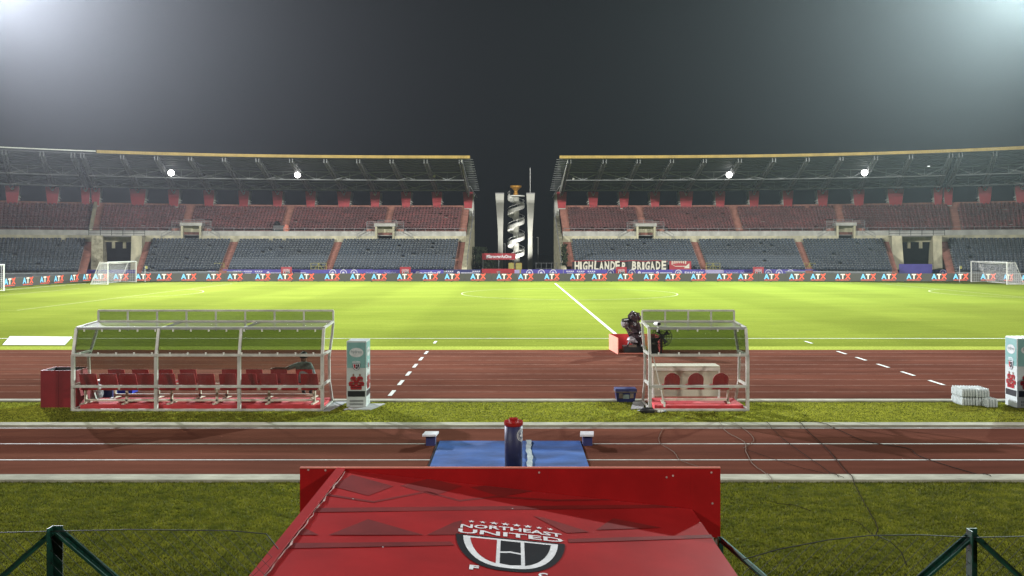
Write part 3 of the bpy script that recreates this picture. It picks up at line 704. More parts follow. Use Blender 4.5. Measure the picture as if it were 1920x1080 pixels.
for p in hp[::3]: m.tube([p, (p[0], p[1], p[2] + .95)], .02, 4)
T.part('stair_rail', m, 'white')
c = Vector((1.95, TY - 6, 0)); m2 = MB(); m2.box(c.x - .2, c.x + .2, c.y - .15, c.y + .15, 0, .35); T.part('uplight', m2, 'black')
spot('tower_uplight', (1.95, TY - 6, .5), (cx, TY, 8), 7500, 80, radius=.15, col=(1, .98, .93))
m = MB(); m.lathe((cx, TY, 0), [(1.5, 13.15), (1.5, 13.3), (.3, 13.32)], 24); T.part('platform', m, 'white')
for q in range(NS // 6):   # curved white side panels of the stair
    m = MB()
    for p, p2 in zip(hp[6 * q:6 * q + 6], hp[6 * q + 1:6 * q + 7]):
        w_ = (Vector((p[0] - cx, p[1] - TY, 0))).normalized() * .04; w2 = (Vector((p2[0] - cx, p2[1] - TY, 0))).normalized() * .04; a_, b_ = Vector(p), Vector(p2); u_ = Vector((0, 0, 1))
        m.hexa([a_ - u_ * .15, b_ - u_ * .15, b_ - u_ * .15 + w2, a_ - u_ * .15 + w_], [a_ + u_ * .42, b_ + u_ * .42, b_ + u_ * .42 + w2, a_ + u_ * .42 + w_])
    T.part('side_panel', m, 'white')
m = MB(); m.lathe((cx - .05, TY, 0), [(.45, 13.32), (.4, 13.7), (.28, 13.9), (.35, 14.2), (.7, 14.55), (.98, 14.75), (1.02, 15.0), (.92, 15.05), (.6, 14.8)], 28); T.part('bowl', m, 'bowl', smooth=True)
for i, (u0, u1, ub0, ub1, lab) in enumerate(((929, 945, 934, 943, 'flared white concrete pylon left of the spiral tower'), (987, 1002.5, 990, 998, 'flared white concrete pylon right of the spiral tower with a thin mast'))):
    f = lambda u: (u - 964) * TY / 1600
    T = Thing('flared_pylon', lab, 'pylon', ((f(u0) + f(u1)) / 2, TY, 0), 'flared pylons flanking the spiral tower')
    m = MB(); lv = [(0, ub0 - .5, ub1 + .5), (6.5, ub0, ub1), (9.5, (ub0 * 1.4 + u0) / 2.4, (ub1 * 1.4 + u1) / 2.4), (13.55, u0, u1)]
    for (z0, a0, a1), (z1, b0, b1) in zip(lv, lv[1:]):
        m.hexa([(f(a0), TY - .6, z0), (f(a1), TY - .6, z0), (f(a1), TY + .6, z0), (f(a0), TY + .6, z0)], [(f(b0), TY - .6, z1), (f(b1), TY - .6, z1), (f(b1), TY + .6, z1), (f(b0), TY + .6, z1)])
    T.part('shaft', m, 'pylonwhite')
    m = MB(); m.box(f(u0) - .02, f(u1) + .02, TY - .65, TY + .65, 13.56, 13.75); T.part('cap', m, 'concrete')
    if i: m = MB(); m.tube([(f(994), TY, 13.7), (f(994), TY, 18.2)], .05, 5); T.part('mast', m, 'metal')
for u, v0, v1, lab in ((947, 457, 500, 'thin lamp post left of the spiral tower'), (1009, 445, 506, 'thin pale pole right of the flared pylons')):
    Y = 146; x = (u - 964) * Y / 1600; h = 3.9 - (v0 - 467) * Y / 1600
    T = Thing('lamp_post', lab, 'post', (x, Y, 0)); m = MB(); m.tube([(x, Y, 0), (x, Y, h)], .05, 6); T.part('pole', m, 'metal')
    m = MB(); m.box(x - .25, x + .05, Y - .08, Y + .08, h - .06, h + .04); T.part('head', m, 'metal')

def fence_line(label, x0, x1, y, h, n, mt='steel'):
    T = Thing('rail_fence', label, 'fence', ((x0 + x1) / 2, y, 0))
    for k in range(n): x = x0 + (x1 - x0) * k / (n - 1); m = MB(); m.beam((x, y, 0), (x, y, h), .07); T.part('fence_post', m, mt)
    for z in (h - .05, h * .55): m = MB(); m.beam((x0, y, z), (x1, y, z), .05); T.part('rail', m, mt)
fence_line('low grey rail fence behind the purple boards in the gap', 3.2, 7.0, 125, 1.9, 6)
def bush(label, c, r, h, n=260):
    T = Thing('bush', label, 'bush', c)
    m = MB()
    for k in range(5): a = k * 1.3; m.tube([c, (c[0] + .5 * r * math.cos(a), c[1] + .5 * r * math.sin(a), c[2] + h * .6)], .07, 5, r2=.03)
    T.part('stem', m, 'leaf'); m = MB()
    for k in range(n):
        a = random.uniform(0, 6.283); t = random.random() ** .5; z = random.uniform(.15, 1) * h; rr = r * t * (1 - .5 * abs(z / h - .5)); p = Vector((c[0] + rr * math.cos(a), c[1] + rr * math.sin(a), c[2] + z))
        s = .16 + .14 * random.random(); u = Vector((random.gauss(0, 1), random.gauss(0, 1), random.gauss(0, 1))).normalized(); w = u.orthogonal().normalized()
        m.add([p - u * s, p + w * s * .5, p + u * s, p - w * s * .5], [(0, 1, 2, 3)])
    T.part('crown', m, 'leaf')
bush('dark bush beside the cream end wall of the left stand', (-5.4, 133, 0), 1.5, 4.2, 700)
bush('low dark shrub behind the #StrongerAsOne board', (-3.6, 134, 0), 1.1, 3.2, 350)
bush('climbing plant against the right stand end wall', (6.9, 117, 0), .5, 4.6, 260)

# red boards in the gap
def board(name, label, cat, u0, u1, v0, v1, Y, m_, legs=True, th=.08, text=None):
    x0, x1, z0, z1 = (u0 - 964) * Y / 1600, (u1 - 964) * Y / 1600, max(0.02, 3.9 - (v1 - 467) * Y / 1600), 3.9 - (v0 - 467) * Y / 1600
    T = Thing(name, label, cat, ((x0 + x1) / 2, Y, 0)); m = MB(); m.box(x0, x1, Y, Y + th, z0, z1); T.part('board', m, m_)
    if legs:
        for x in (x0 + .12, (x0 + x1) / 2, x1 - .12): m = MB(); m.beam((x, Y + th + .05, 0), (x, Y + th + .05, z1 - .05), .07); T.part('leg', m, 'steel')
    return T, x0, x1, z0, z1
T, x0, x1, z0, z1 = board('slogan_board', 'red board reading #StrongerAsOne in white, raised on legs', 'sign', 904, 966.5, 475, 487, 126, 'red')
T.put('lettering', text_mesh('#StrongerAsOne', .66, 3.75, .022), ((x0 + x1) / 2, 125.97, z0 + .26))
T, x0, x1, z0, z1 = board('crest_board', 'low red board with a small grey crest below the slogan board', 'sign', 903.5, 966, 504, 516, 115.6, 'red')
mc = crest_mb(lambda x, y, h: ((x0 + x1) / 2 + x * .5, 115.59 - h, .93 + y * .6), .006, False, False); T.part('crest', mc, CM)
T = Thing('mesh_gate', 'yellow mesh gate left of the purple boards in the gap', 'gate', (-.6, 119, 0))
for a, b in ((-.75, -.05), (.25, 1.05)):
    m = MB(); Y = 119
    for x in (a, b): m.beam((x, Y, 0), (x, Y, 1.95), .06)
    for z in (1.95, 1.2): m.beam((a, Y, z), (b, Y, z), .06)
    T.part('gate_frame', m, 'yellow'); m = MB(); m.box(a + .03, b - .03, Y + .01, Y + .03, .2, 1.92); T.part('mesh_panel', m, 'olive')
T = Thing('lilac_board', 'short lilac board between the red crest board and purple boards', 'sign', (.3, 114.2, 0)); m = MB(); m.box(.05, .72, 114.2, 114.26, .03, 1.12); T.part('panel', m, 'lilac')

# ------------------------------------------------------------------ purple advertising boards on the far side of the track
BY = 114.0; BT = 3.9 - (505.5 - 467) * BY / 1600
def bx(u): return (u - 964) * BY / 1600
def purple_board(u0, u1, label, mt='purple', top=0):
    T = Thing('advertising_board', label, 'advertising board', (bx((u0 + u1) / 2), BY, 0), 'purple advertising boards below the far seats')
    x0, x1 = bx(u0), bx(u1); n = max(1, round((x1 - x0) / 6)); w = (x1 - x0) / n
    for k in range(n):
        m = MB(); m.box(x0 + k * w + .01, x0 + (k + 1) * w - .01, BY, BY + .05, .04, BT + top + random.uniform(-.03, .03)); T.part('panel', m, mt)
        m = MB(); m.beam((x0 + k * w + .3, BY + .1, 0), (x0 + k * w + .3, BY + .1, BT - .1), .05); T.part('leg', m, 'steel')
    return T
def emblem_mesh():
    m = MB(); v, f = ring(0, 0, .36, .46, 20); m.add([(x, 0, y) for x, y in v], f)
    v, f = ring(0, 0, .0, .2, 10); m.add([(x * .9 - .02, 0, y - .02) for x, y in v], f)
    m.add([(-.3, 0, -.12), (.3, 0, -.12), (.3, 0, -.2), (-.3, 0, -.2)], [(0, 1, 2, 3)]); return m.mesh('emblem', 'purpleprint')
EMB = emblem_mesh()
def block_mesh():
    m = MB()
    for k in range(4): m.add([(-.5 + .27 * k, 0, .12), (-.32 + .27 * k, 0, .12), (-.32 + .27 * k, 0, .28), (-.5 + .27 * k, 0, .28)], [(0, 1, 2, 3)])
    for k in range(3): v, f = ring(-.28 + .28 * k, -.12, .07, .15, 8); m.add([(x, 0, y) for x, y in v], f)
    return m.mesh('block_mark', 'purpleprint')
BLK = block_mesh()
def script_mesh():
    m = MB(); p = [(-.8 + .05 * k, .13 * math.sin(k * 1.7) + .05 * math.sin(k * .9)) for k in range(33)]
    for a, b in zip(p, p[1:]):
        m.add([(a[0], 0, a[1] - .035), (b[0], 0, b[1] - .035), (b[0], 0, b[1] + .035), (a[0], 0, a[1] + .035)], [(0, 1, 2, 3)])
    m.add([(-.5, 0, -.28), (.7, 0, -.22), (.7, 0, -.18), (-.5, 0, -.23)], [(0, 1, 2, 3)])
    return m.mesh('script_mark', 'purpleprint')
SCR = script_mesh()
def strip_mesh():
    m = MB(); v, f = ring(-.95, .02, .05, .2, 8); m.add([(x, 0, y) for x, y in v], f); x = -.6
    while x < 1.0: w = random.uniform(.06, .14); m.add([(x, 0, -.06), (x + w, 0, -.06), (x + w, 0, .07), (x, 0, .07)], [(0, 1, 2, 3)]); x += w + .04
    return m.mesh('strip_mark', 'purpleprint')
STR = strip_mesh()
ZB = .62
ATXP = text_mesh('ATX', .62, 1.55, .02, mats='purpleprint')
spec = [(-20, 72, 'lilac', 'lilac advertising board with white swooshes, far left behind the goal', [(SCR, 15), (SCR, 48)]),
        (72.5, 172, 'purple', 'purple advertising board with three white block marks left of the parked goal', [(BLK, 88), (BLK, 112), (BLK, 136)]),
        (172.5, 328, 'purple', 'purple advertising board with round white emblems right of the parked goal', [(EMB, 272), (EMB, 294), (EMB, 317)]),
        (328.5, 404, 'purple', 'purple advertising board with three pale ATX wordmarks', [(ATXP, 345), (ATXP, 369), (ATXP, 392)]),
        (418, 527, 'purple', 'purple advertising board with block marks left of the first red crest sign', [(BLK, 445), (BLK, 465), (BLK, 485), (STR, 516)]),
        (527.5, 700, 'purple', 'purple advertising board with a row of small emblems between red crest signs', [(STR, 560), (EMB, 624), (EMB, 644), (EMB, 664), (SCR, 697)]),
        (700.5, 832, 'purple', 'purple advertising board reading e Football', [(SCR, 731)]),
        (836, 902, 'navybox', 'dark advertising board with pale blocks left of the red crest board', [(BLK, 843), (STR, 873), (BLK, 893)]),
        (977, 1056, 'purple', 'purple advertising board with three round emblems right of the mesh gate', [(EMB, 993), (EMB, 1015), (EMB, 1037)]),
        (1056.5, 1160, 'purple', 'purple advertising board with block marks under the HIGHLANDER banner', [(BLK, 1069), (BLK, 1089), (BLK, 1109), (EMB, 1145)]),
        (1160.5, 1262, 'purple', 'purple advertising board with thin sponsor strips under the BRIGADE banner', [(EMB, 1185), (STR, 1212), (STR, 1246)]),
        (1262.5, 1322, 'purple', 'purple advertising board reading ISL FANTASY', []),
        (1322.5, 1357, 'lilac', 'lilac advertising board with white slashes', [(SCR, 1338)]),
        (1357.5, 1432, 'purple', 'purple advertising board with script marks left of the last red crest sign', [(SCR, 1373), (SCR, 1400)]),
        (1432.5, 1600, 'purple', 'purple advertising board with round emblems right of the last red crest sign', [(EMB, 1441), (EMB, 1461), (EMB, 1482), (STR, 1545)]),
        (1600.5, 1680, 'purple', 'purple advertising board left of the right entrance', [(EMB, 1617), (EMB, 1642)]),
        (1680.5, 1935, 'purple', 'purple advertising board with emblems below the right entrance', [(EMB, 1768), (EMB, 1792), (EMB, 1815)])]
for u0, u1, mt, lab, marks in spec:
    T = purple_board(u0, u1, lab, mt)
    for me, u in marks: T.put('print', me, (bx(u), BY - .012, ZB + .1 if me is not ATXP else .55))
    if 'e Football' in lab: T.put('lettering', text_mesh('e Football', .6, 4.2, .02, mats='purpleprint', shear=.3), (bx(795), BY - .012, .5))
    if 'ISL' in lab: T.put('lettering', text_mesh('ISL FANTASY', .55, 3.4, .02, mats='purpleprint'), (bx(1295), BY - .012, .5)); T.put('print', EMB, (bx(1272), BY - .012, .7))
T = Thing('blue_screen', 'tall purple blue screen closing the foot of the right entrance', 'hoarding', (bx(1716), 112.9, 0)); m = MB(); m.box(50.946, 55.321, 112.9, 112.98, 0, 1.924); T.part('panel', m, 'purple')
for u, lab in ((537, 'red crest sign left of the yellow mesh and e Football board'), (760, 'red crest sign beside the e Football board'), (1165, 'red crest sign in front of the HIGHLANDER BRIGADE banner'), (1422, 'red crest sign at the foot of the right hand seats')):
    Y = 112.6; x = (u - 964) * Y / 1600
    T = Thing('crest_sign', lab, 'sign', (x, Y, 0), 'red crest signs over the purple boards'); m = MB(); m.box(x - .72, x + .72, Y, Y + .05, .3, 1.542); T.part('panel', m, 'red')
    for d in (-.5, .5): m = MB(); m.beam((x + d, Y + .09, 0), (x + d, Y + .09, 1.4), .05); T.part('leg', m, 'steel')
    T.part('crest', crest_mb(lambda a, b, h: (x + a * .95, Y - .004 - h, .98 + b * .85), .006, False, True), CM)

# ------------------------------------------------------------------ LED boards round the pitch
LY = 101.6; LH = 1.004
def atx_mesh():
    mb = MB(); x = -.86
    for ch, w, mi in (('A', .62, 0), ('T', .52, 1), ('X', .66, 2)):
        me = text_mesh(ch, .80, w, .035); to_mb(me, lambda c: Vector((c.x + x + w / 2, 0, c.z)), mi, mb); x += w + .02; bpy.data.meshes.remove(me)
    mb.add([(.58, -.005, .5), (.92, -.005, .66), (.96, -.005, .60), (.62, -.005, .42)], [(0, 1, 2, 3)], 2)
    me = text_mesh('NUTRITION', .14, 1.6, .006); to_mb(me, lambda c: Vector((c.x, 0, c.z - .19)), 2, mb); bpy.data.meshes.remove(me)
    return mb.mesh('logo', ['ledA', 'ledT', 'ledX'])
ATX = atx_mesh()
def led_run(name, label, p, q, logos):
    p = Vector(p); q = Vector(q); d = (q - p); L = d.length; d.normalize(); rz = math.atan2(d.y, d.x)
    T = Thing('led_board', label, 'LED board', tuple(p), 'LED advertising boards round the pitch', rz)
    n = max(1, round(L / 3.2)); w = L / n
    scr = MB(); scr.box(.012, w - .012, 0, .12, .06, LH); sm = scr.mesh('screen_panel', 'led')
    leg = MB(); leg.beam((w / 2, .14, 0), (w / 2, .5, 0), .08); leg.beam((w / 2, .14, 0), (w / 2, .14, LH * .8), .06); leg.beam((w / 2, .5, 0), (w / 2, .14, LH * .7), .05); lm = leg.mesh('stand_leg', 'black')
    for k in range(n): T.put('screen_panel', sm, (k * w, 0, 0), local=True); T.put('stand_leg', lm, (k * w, 0, 0), local=True)
    for s in logos: T.put('logo', ATX, (s, -.012, .36), local=True)
    return T
LXL, LXR = -50.4, 57.7
lg = [268, 307, 353, 400, 440, 492, 534, 574, 622, 670, 710, 758, 806, 847, 895.5, 944.5, 985, 1034, 1082.5, 1123, 1172, 1220.5, 1261, 1309, 1357.5, 1397.5, 1446, 1493, 1533, 1579.5, 1627, 1666, 1713, 1760, 1800.5, 1852]
led_run('led', 'long grey LED board of ATX logos along the far touchline', (LXL, LY, 0), (LXR, LY, 0), [(u - 964) * LY / 1600 - LXL for u in [188, 226] + lg])
def on_left(u):
    # the left run is the line from (LXL-1.4, 60) to (LXL, 101.5): where it crosses the sight line of u
    k = (u - 964) / 1600; t = (LXL - 1.4 - k * 60) / (k * 41.5 - 1.4); return t * math.hypot(1.4, 41.5)
led_run('led', 'grey LED board of ATX logos behind the left goal line', (LXL - 1.4, 60, 0), (LXL - .02, 101.45, 0), [on_left(u) for u in (18, 52, 84, 110, 139, 163)])
led_run('led', 'grey LED board of ATX logos behind the right goal line', (LXR + .1, LY - .1, 0), (LXR + 1.2, 62, 0), [1.6, 5.0, 8.5, 12, 16])

# ------------------------------------------------------------------ HIGHLANDER BRIGADE banner and its neighbour
Y = 115.2
T = Thing('fan_banner', 'black cloth banner reading HIGHLANDER BRIGADE in cream letters', 'banner', (14.832, Y, 0))
x0, x1, z0, z1 = 7.848, 20.736, 0.66, 2.352
m = MB(); n = 24; vs = []
for k in range(n + 1): x = x0 + (x1 - x0) * k / n; yy = Y + .05 * math.sin(k * 1.3); dz = -.10 * math.sin(k * .55 + 1) ** 2; vs += [(x, yy, z0), (x, yy, z1 + dz), (x, yy + .02, z1 + dz), (x, yy + .02, z0)]
m.add(vs, [(4 * k + a, 4 * k + 4 + a, 4 * k + 4 + (a + 1) % 4, 4 * k + (a + 1) % 4) for k in range(n) for a in range(4)] ); T.part('cloth', m, 'ink')
m = MB()
for k in range(n): m.beam((vs[4 * k + 1][0], Y - .03, vs[4 * k + 1][2]), (vs[4 * k + 5][0], Y - .03, vs[4 * k + 5][2]), .09)
T.part('red_hem', m, 'red')
def wob(txt, xc, w, z, size):
    random.seed(len(txt)); mb = MB(); x = xc - w / 2; ws = {'I': .5}; tot = sum(ws.get(c, 1) for c in txt); u = w / tot
    for ch in txt:
        cw = u * ws.get(ch, 1); me = text_mesh(ch, size * random.uniform(.94, 1.08), cw * .84, .06, name='t'); r = random.uniform(-.09, .09); dz = random.uniform(-.04, .05)
        to_mb(me, lambda c: Vector((x + cw / 2 + c.x * math.cos(r) - c.z * math.sin(r), Y - .085, z + dz + c.x * math.sin(r) + c.z * math.cos(r))), 0, mb); bpy.data.meshes.remove(me); x += cw
    return mb
M['creampaint'] = mat('cream_banner_paint', (.66, .64, .52), rough=.8, scale=3)
T.part('lettering', wob('HIGHLANDER', 11.592, 7.0, z0 + .42, 1.55), 'creampaint')
T.part('lettering', wob('BRIGADE', 18.144, 4.75, z0 + .48, 1.55), 'creampaint')
T = Thing('cloth_banner', 'small red cloth banner with a pale swoosh right of HIGHLANDER BRIGADE', 'banner', (22.464, Y, 0))
x0, x1, z1 = 20.952, 23.904, 2.28
m = MB(); m.box(x0, x1, Y, Y + .03, .9, z1); T.part('cloth', m, 'red')
m = MB()
for k in range(8): a = x0 + .3 + k * .26; m.add([(a, Y - .01, 2.0 - .012 * (k - 4) ** 2), (a + .13, Y - .01, 2.0 - .012 * (k - 4) ** 2), (a + .16, Y - .01, 2.3), (a + .03, Y - .01, 2.3)], [(0, 1, 2, 3)])
m.add([(x0 + .25, Y - .01, 1.85), (x0 + .8, Y - .01, 1.62), (x1 - .7, Y - .01, 1.62), (x1 - .25, Y - .01, 2.0), (x1 - .25, Y - .01, 1.3), (x1 - 1.0, Y - .01, 1.32), (x1 - .8, Y - .01, 1.52), (x0 + .8, Y - .01, 1.54)], [(0, 1, 2, 7), (2, 3, 4, 6), (4, 5, 6), (2, 6, 7)])
T.part('swoosh', m, 'creampaint')
for u0, u1, lab in ((583, 612, 'yellow mesh panel at the foot of the left lower aisle'), (1324, 1350, 'yellow mesh panel right of the red cloth banner'), (1508, 1528, 'yellow mesh panel at the foot of the right lower aisle'), (402, 420, 'dark yellow mesh panel at the foot of the aisle near the left entrance')):
    Yp = 115.0; a, b = (u0 - 964) * Yp / 1600, (u1 - 964) * Yp / 1600
    T = Thing('mesh_barrier', lab, 'barrier', ((a + b) / 2, Yp, 0)); m = MB()
    for x in (a, (a + b) / 2, b): m.beam((x, Yp, 0), (x, Yp, 2.0), .06)
    for k in range(5): m.beam((a, Yp, .4 + .4 * k), (b, Yp, .4 + .4 * k), .05)
    m.beam((a, Yp, .4), ((a + b) / 2, Yp, 2), .05); m.beam(((a + b) / 2, Yp, 2), (b, Yp, .4), .05); T.part('lattice', m, 'olive')
for p, lab, mt in ((SP(-36.3, -10.0, 6.55), 'heap of black and orange gear at the foot of the upper left aisle', 'red'),):
    T = Thing('gear_heap', lab, 'gear', tuple(p)); m = MB()
    m.box(p.x - 1.2, p.x + .6, p.y - .4, p.y + .3, p.z, p.z + .9); m.lathe((p.x - .7, p.y, p.z + .9), [(.4, 0), (.5, .3), (.2, .7)], 8); T.part('black_case', m, 'black')
    m = MB(); m.lathe((p.x + .7, p.y - .1, p.z), [(.45, 0), (.5, .5), (.3, .95), (.1, 1.1)], 8); T.part('orange_jacket', m, M['bayface'])

# ------------------------------------------------------------------ goals
def goal(label, X, y0, y1, d, depth_b=1.9, depth_t=.9, r=.06):
    T = Thing('goal', label, 'goal', (X, (y0 + y1) / 2, 0), 'white football goals'); H = 2.44
    for y in (y0, y1): m = MB(); m.tube([(X, y, 0), (X, y, H)], r, 8); T.part('post', m, 'white')
    m = MB(); m.tube([(X, y0 - r, H), (X, y1 + r, H)], r, 8); T.part('crossbar', m, 'white')
    m = MB()
    for y in (y0, y1): m.tube([(X, y, H), (X + d * depth_t, y, H), (X + d * depth_b, y, .04), (X, y, .04)], .035, 6)
    m.tube([(X + d * depth_b, y0, .04), (X + d * depth_b, y1, .04)], .035, 6); T.part('back_frame', m, 'white')
    m = MB(); w = .012; st = .2
    def prof(t):   # slack net from the bar to the ground
        L = [(0, H), (depth_t, H - .15), (depth_t + .12, H * .62), (depth_b - .25, H * .3), (depth_b, .05)]
        k = min(3, int(t * 4)); f = t * 4 - k; a, b = L[k], L[k + 1]; return X + d * (a[0] + (b[0] - a[0]) * f), a[1] + (b[1] - a[1]) * f
    ny = int((y1 - y0) / st); nt = 22
    for i in range(ny + 1):
        y = y0 + (y1 - y0) * i / ny; sag = .1 * math.sin(math.pi * i / ny)
        P = [prof(k / 8) for k in range(9)]
        for a, b in zip(P, P[1:]): m.beam((a[0], y, a[1] - sag), (b[0], y, b[1] - sag), w)
    for k in range(nt + 1):
        p = prof(k / nt); q = [(p[0], y0 + (y1 - y0) * j / 6, p[1] - .1 * math.sin(math.pi * j / 6)) for j in range(7)]
        for a, b in zip(q, q[1:]): m.beam(a, b, w)
    for y in (y0, y1):
        for k in range(12):
            z = .05 + k * .2; xb = depth_t + (depth_b - depth_t) * (1 - z / H); m.beam((X, y, z), (X + d * xb, y, z), w)
        for k in range(9):
            x = k * .21; zt = H if x <= depth_t else H * (1 - (x - depth_t) / (depth_b - depth_t)); m.beam((X + d * x, y, .05), (X + d * x, y, max(zt, .06)), w)
    T.part('net', m, 'net', kind='stuff')
goal('white goal parked in the far left corner beside the stained pillar', -44.7, 93.9, 100.9, -1)
goal('white goal at the left frame edge, only one post and net in view', -47.6, 72.3, 79.6, -1)
goal('white goal at the far right in front of the LED board', 54.05, 93.6, 100.9, 1, 1.9, .9)
for X, Y, lab in ((-43.639, 100.9, 'corner flag post just right of the parked left goal'), (52.657, 100.9, 'corner flag post left of the right goal')):
    T = Thing('corner_flag', lab, 'corner flag', (X, Y, 0)); m = MB(); m.tube([(X, Y, 0), (X, Y, 1.9)], .03, 6); T.part('pole', m, 'net'); m = MB(); m.box(X, X + .28, Y - .01, Y + .01, 1.55, 1.9); T.part('flag', m, 'olive')

# white sponsor mat beyond the main track
T = Thing('sponsor_mat', 'white printed mat reading Coal India Limited beside the touchline', 'mat', (-20.4, 35.7, 0))
c = [(-22.45, 38.0), (-19.55, 37.75), (-18.2, 34.55), (-20.75, 34.6)]
M['matsheet'] = mat('mat_vinyl', (.44, .44, .43), rough=.8, scale=2, var=.08, spec=.1); m = MB(); m.slab([c[3], c[2], c[1], c[0]], .006, .022); T.part('sheet', m, 'matsheet')
def on_mat(a, b, z=.0245): # a across, b up
    p = Vector(c[3]) * (1 - a) * (1 - b) + Vector(c[2]) * a * (1 - b) + Vector(c[1]) * a * b + Vector(c[0]) * (1 - a) * b; return Vector((p.x, p.y, z))
M['matink'] = mat('faint_grey_print', (.10, .10, .12), rough=.6, scale=5)
me = text_mesh('Coal India Limited', 1.0, 1.0, .01, plane='XY'); T.part('lettering', to_mb(me, lambda q: on_mat(.62 + q.x * .62, .52 + q.y * .30)), 'matink')
me = text_mesh('A MAHARATNA COMPANY', 1.0, 1.0, .01, plane='XY'); T.part('lettering', to_mb(me, lambda q: on_mat(.60 + q.x * .5, .25 + q.y * .2)), 'matink')
m = MB(); m.add([on_mat(*q) for q in ((.16, .3), (.2, .28), (.24, .5), (.22, .7), (.18, .55))], [(0, 1, 2, 3, 4)]); m.add([on_mat(*q) for q in ((.13, .2), (.17, .2), (.18, .3), (.14, .35))], [(0, 1, 2, 3)]); T.part('emblem', m, 'matink')

# ------------------------------------------------------------------ dugouts
def dugout(label, xa, xb, npost, nvis, tint_low, wrong=None, ya=20.55):
    Y0 = ya; YB = ya + 1.25
    T = Thing('dugout', label, 'dugout', ((xa + xb) / 2, Y0 + .6, 0), 'clear roofed team dugouts')
    w = .075
    nb = npost - 1; xs = [xa + (xb - xa) * k / nb for k in range(npost)]
    for i, x in enumerate(xs):
        m = MB(); m.beam((x, Y0, 0), (x, Y0, 1.35), w); m.beam((x, Y0, 1.33), (x, Y0 + .16, 1.97), w * .85); T.part('post', m, 'frame')
    for z, y in ((.60, Y0 - .045), (1.35, Y0 - .035), (1.975, Y0 + .17)): m = MB(); m.beam((xa, y, z), (xb, y, z), .06); T.part('rail', m, 'frame' if z < 1.9 else 'metal')
    m = MB(); m.beam((xa, Y0 - .05, .035), (xb, Y0 - .05, .035), .05); T.part('base_rail', m, 'frame')
    m = MB(); m.beam((xa - .01, YB, 2.05), (xb + .01, YB, 2.05), .06); T.part('rail', m, 'frame')
    for x in (xa, xb):   # curved side frames
        m = MB(); m.beam((x, YB, 2.05), (x, YB - .12, 1.75), .055); m.beam((x, YB - .12, 1.75), (x, YB - .5, 1.2), .055); m.beam((x, YB - .5, 1.2), (x, YB - .45, .6), .055); m.beam((x, YB - .45, .6), (x, YB - .1, 0.02), .055); T.part('side_frame', m, 'frame')
        for pa, pb in (((x, Y0, 1.35), (x, YB - .42, 1.35)), ((x, Y0, .62), (x, YB - .46, .62)), ((x, Y0, .03), (x, YB, .03)), ((x, Y0 + .17, 1.985), (x, YB, 2.05))): m = MB(); m.beam(pa, pb, .052); T.part('side_rail', m, 'frame')
        m = MB(); m.add([(x, Y0 + .02, .62), (x, YB - .45, .62), (x, YB - .5, 1.2), (x, YB - .12, 1.75), (x, YB, 2.05), (x, Y0 + .17, 1.97), (x, Y0 + .02, 1.35)], [tuple(range(7))]); T.part('side_pane', m, 'clear')
    for k in range(nb):
        a, b = xs[k] + .035, xs[k + 1] - .035
        m = MB(); m.hexa([(a, Y0 + .012, 1.38), (b, Y0 + .012, 1.38), (b, Y0 + .016, 1.38), (a, Y0 + .016, 1.38)], [(a, Y0 + .158, 1.95), (b, Y0 + .158, 1.95), (b, Y0 + .162, 1.95), (a, Y0 + .162, 1.95)]); T.part('upper_pane', m, 'tint')
        if tint_low: m = MB(); m.box(a, b, Y0 + .0, Y0 + .004, 1.0, 1.32); T.part('tinted_strip', m, 'tint2')
        m = MB(); m.box(a, b, Y0, Y0 + .004, .64, 1.0 if tint_low else 1.32); T.part('lower_pane', m, 'clear')
        m = MB(); m.hexa([(a, Y0 + .19, 1.985), (b, Y0 + .19, 1.985), (b, YB - .04, 2.05), (a, YB - .04, 2.05)], [(a, Y0 + .19, 1.99), (b, Y0 + .19, 1.99), (b, YB - .04, 2.055), (a, YB - .04, 2.055)]); T.part('roof_pane', m, 'roofpane')
        if k: m = MB(); m.beam((xs[k], Y0 + .18, 1.97), (xs[k] + .12, YB, 2.03), .045); T.part('roof_bar', m, 'metal')
    z0, z1 = 2.075, 2.33; m = MB(); m.beam((xa, YB, z1), (xb, YB, z1), .045); T.part('visor_rail', m, 'frame')
    for k in range(nvis + 1): x = xa + (xb - xa) * k / nvis; m = MB(); m.beam((x, YB, 1.82 if 0 < k < nvis else 2.0), (x, YB, z1), .04); T.part('visor_post', m, 'frame')
    for k in range(nvis): a, b = xa + (xb - xa) * k / nvis + .02, xa + (xb - xa) * (k + 1) / nvis - .02; m = MB(); m.box(a, b, YB, YB + .004, z0, z1 - .02); T.part('visor_pane', m, 'visor')
    nc = int((xb - xa) / .42)
    for k in range(nc):   # clips along the rails
        x = xa + .2 + k * (xb - xa - .4) / max(1, nc - 1); m = MB(); m.box(x - .015, x + .015, Y0 - .075, Y0 - .045, 1.36, 1.42); T.part('clip', m, 'white'); m = MB(); m.box(x - .015, x + .015, Y0 + .12, Y0 + .15, 1.90, 1.96); T.part('clip', m, 'white')
    return T
D1 = dugout('long dugout left of centre with two rows of red seats', -10.62, -4.62, 4, 8, True)
D2 = dugout('short dugout right of centre with three rounded red seats', 3.27, 5.62, 2, 4, False)
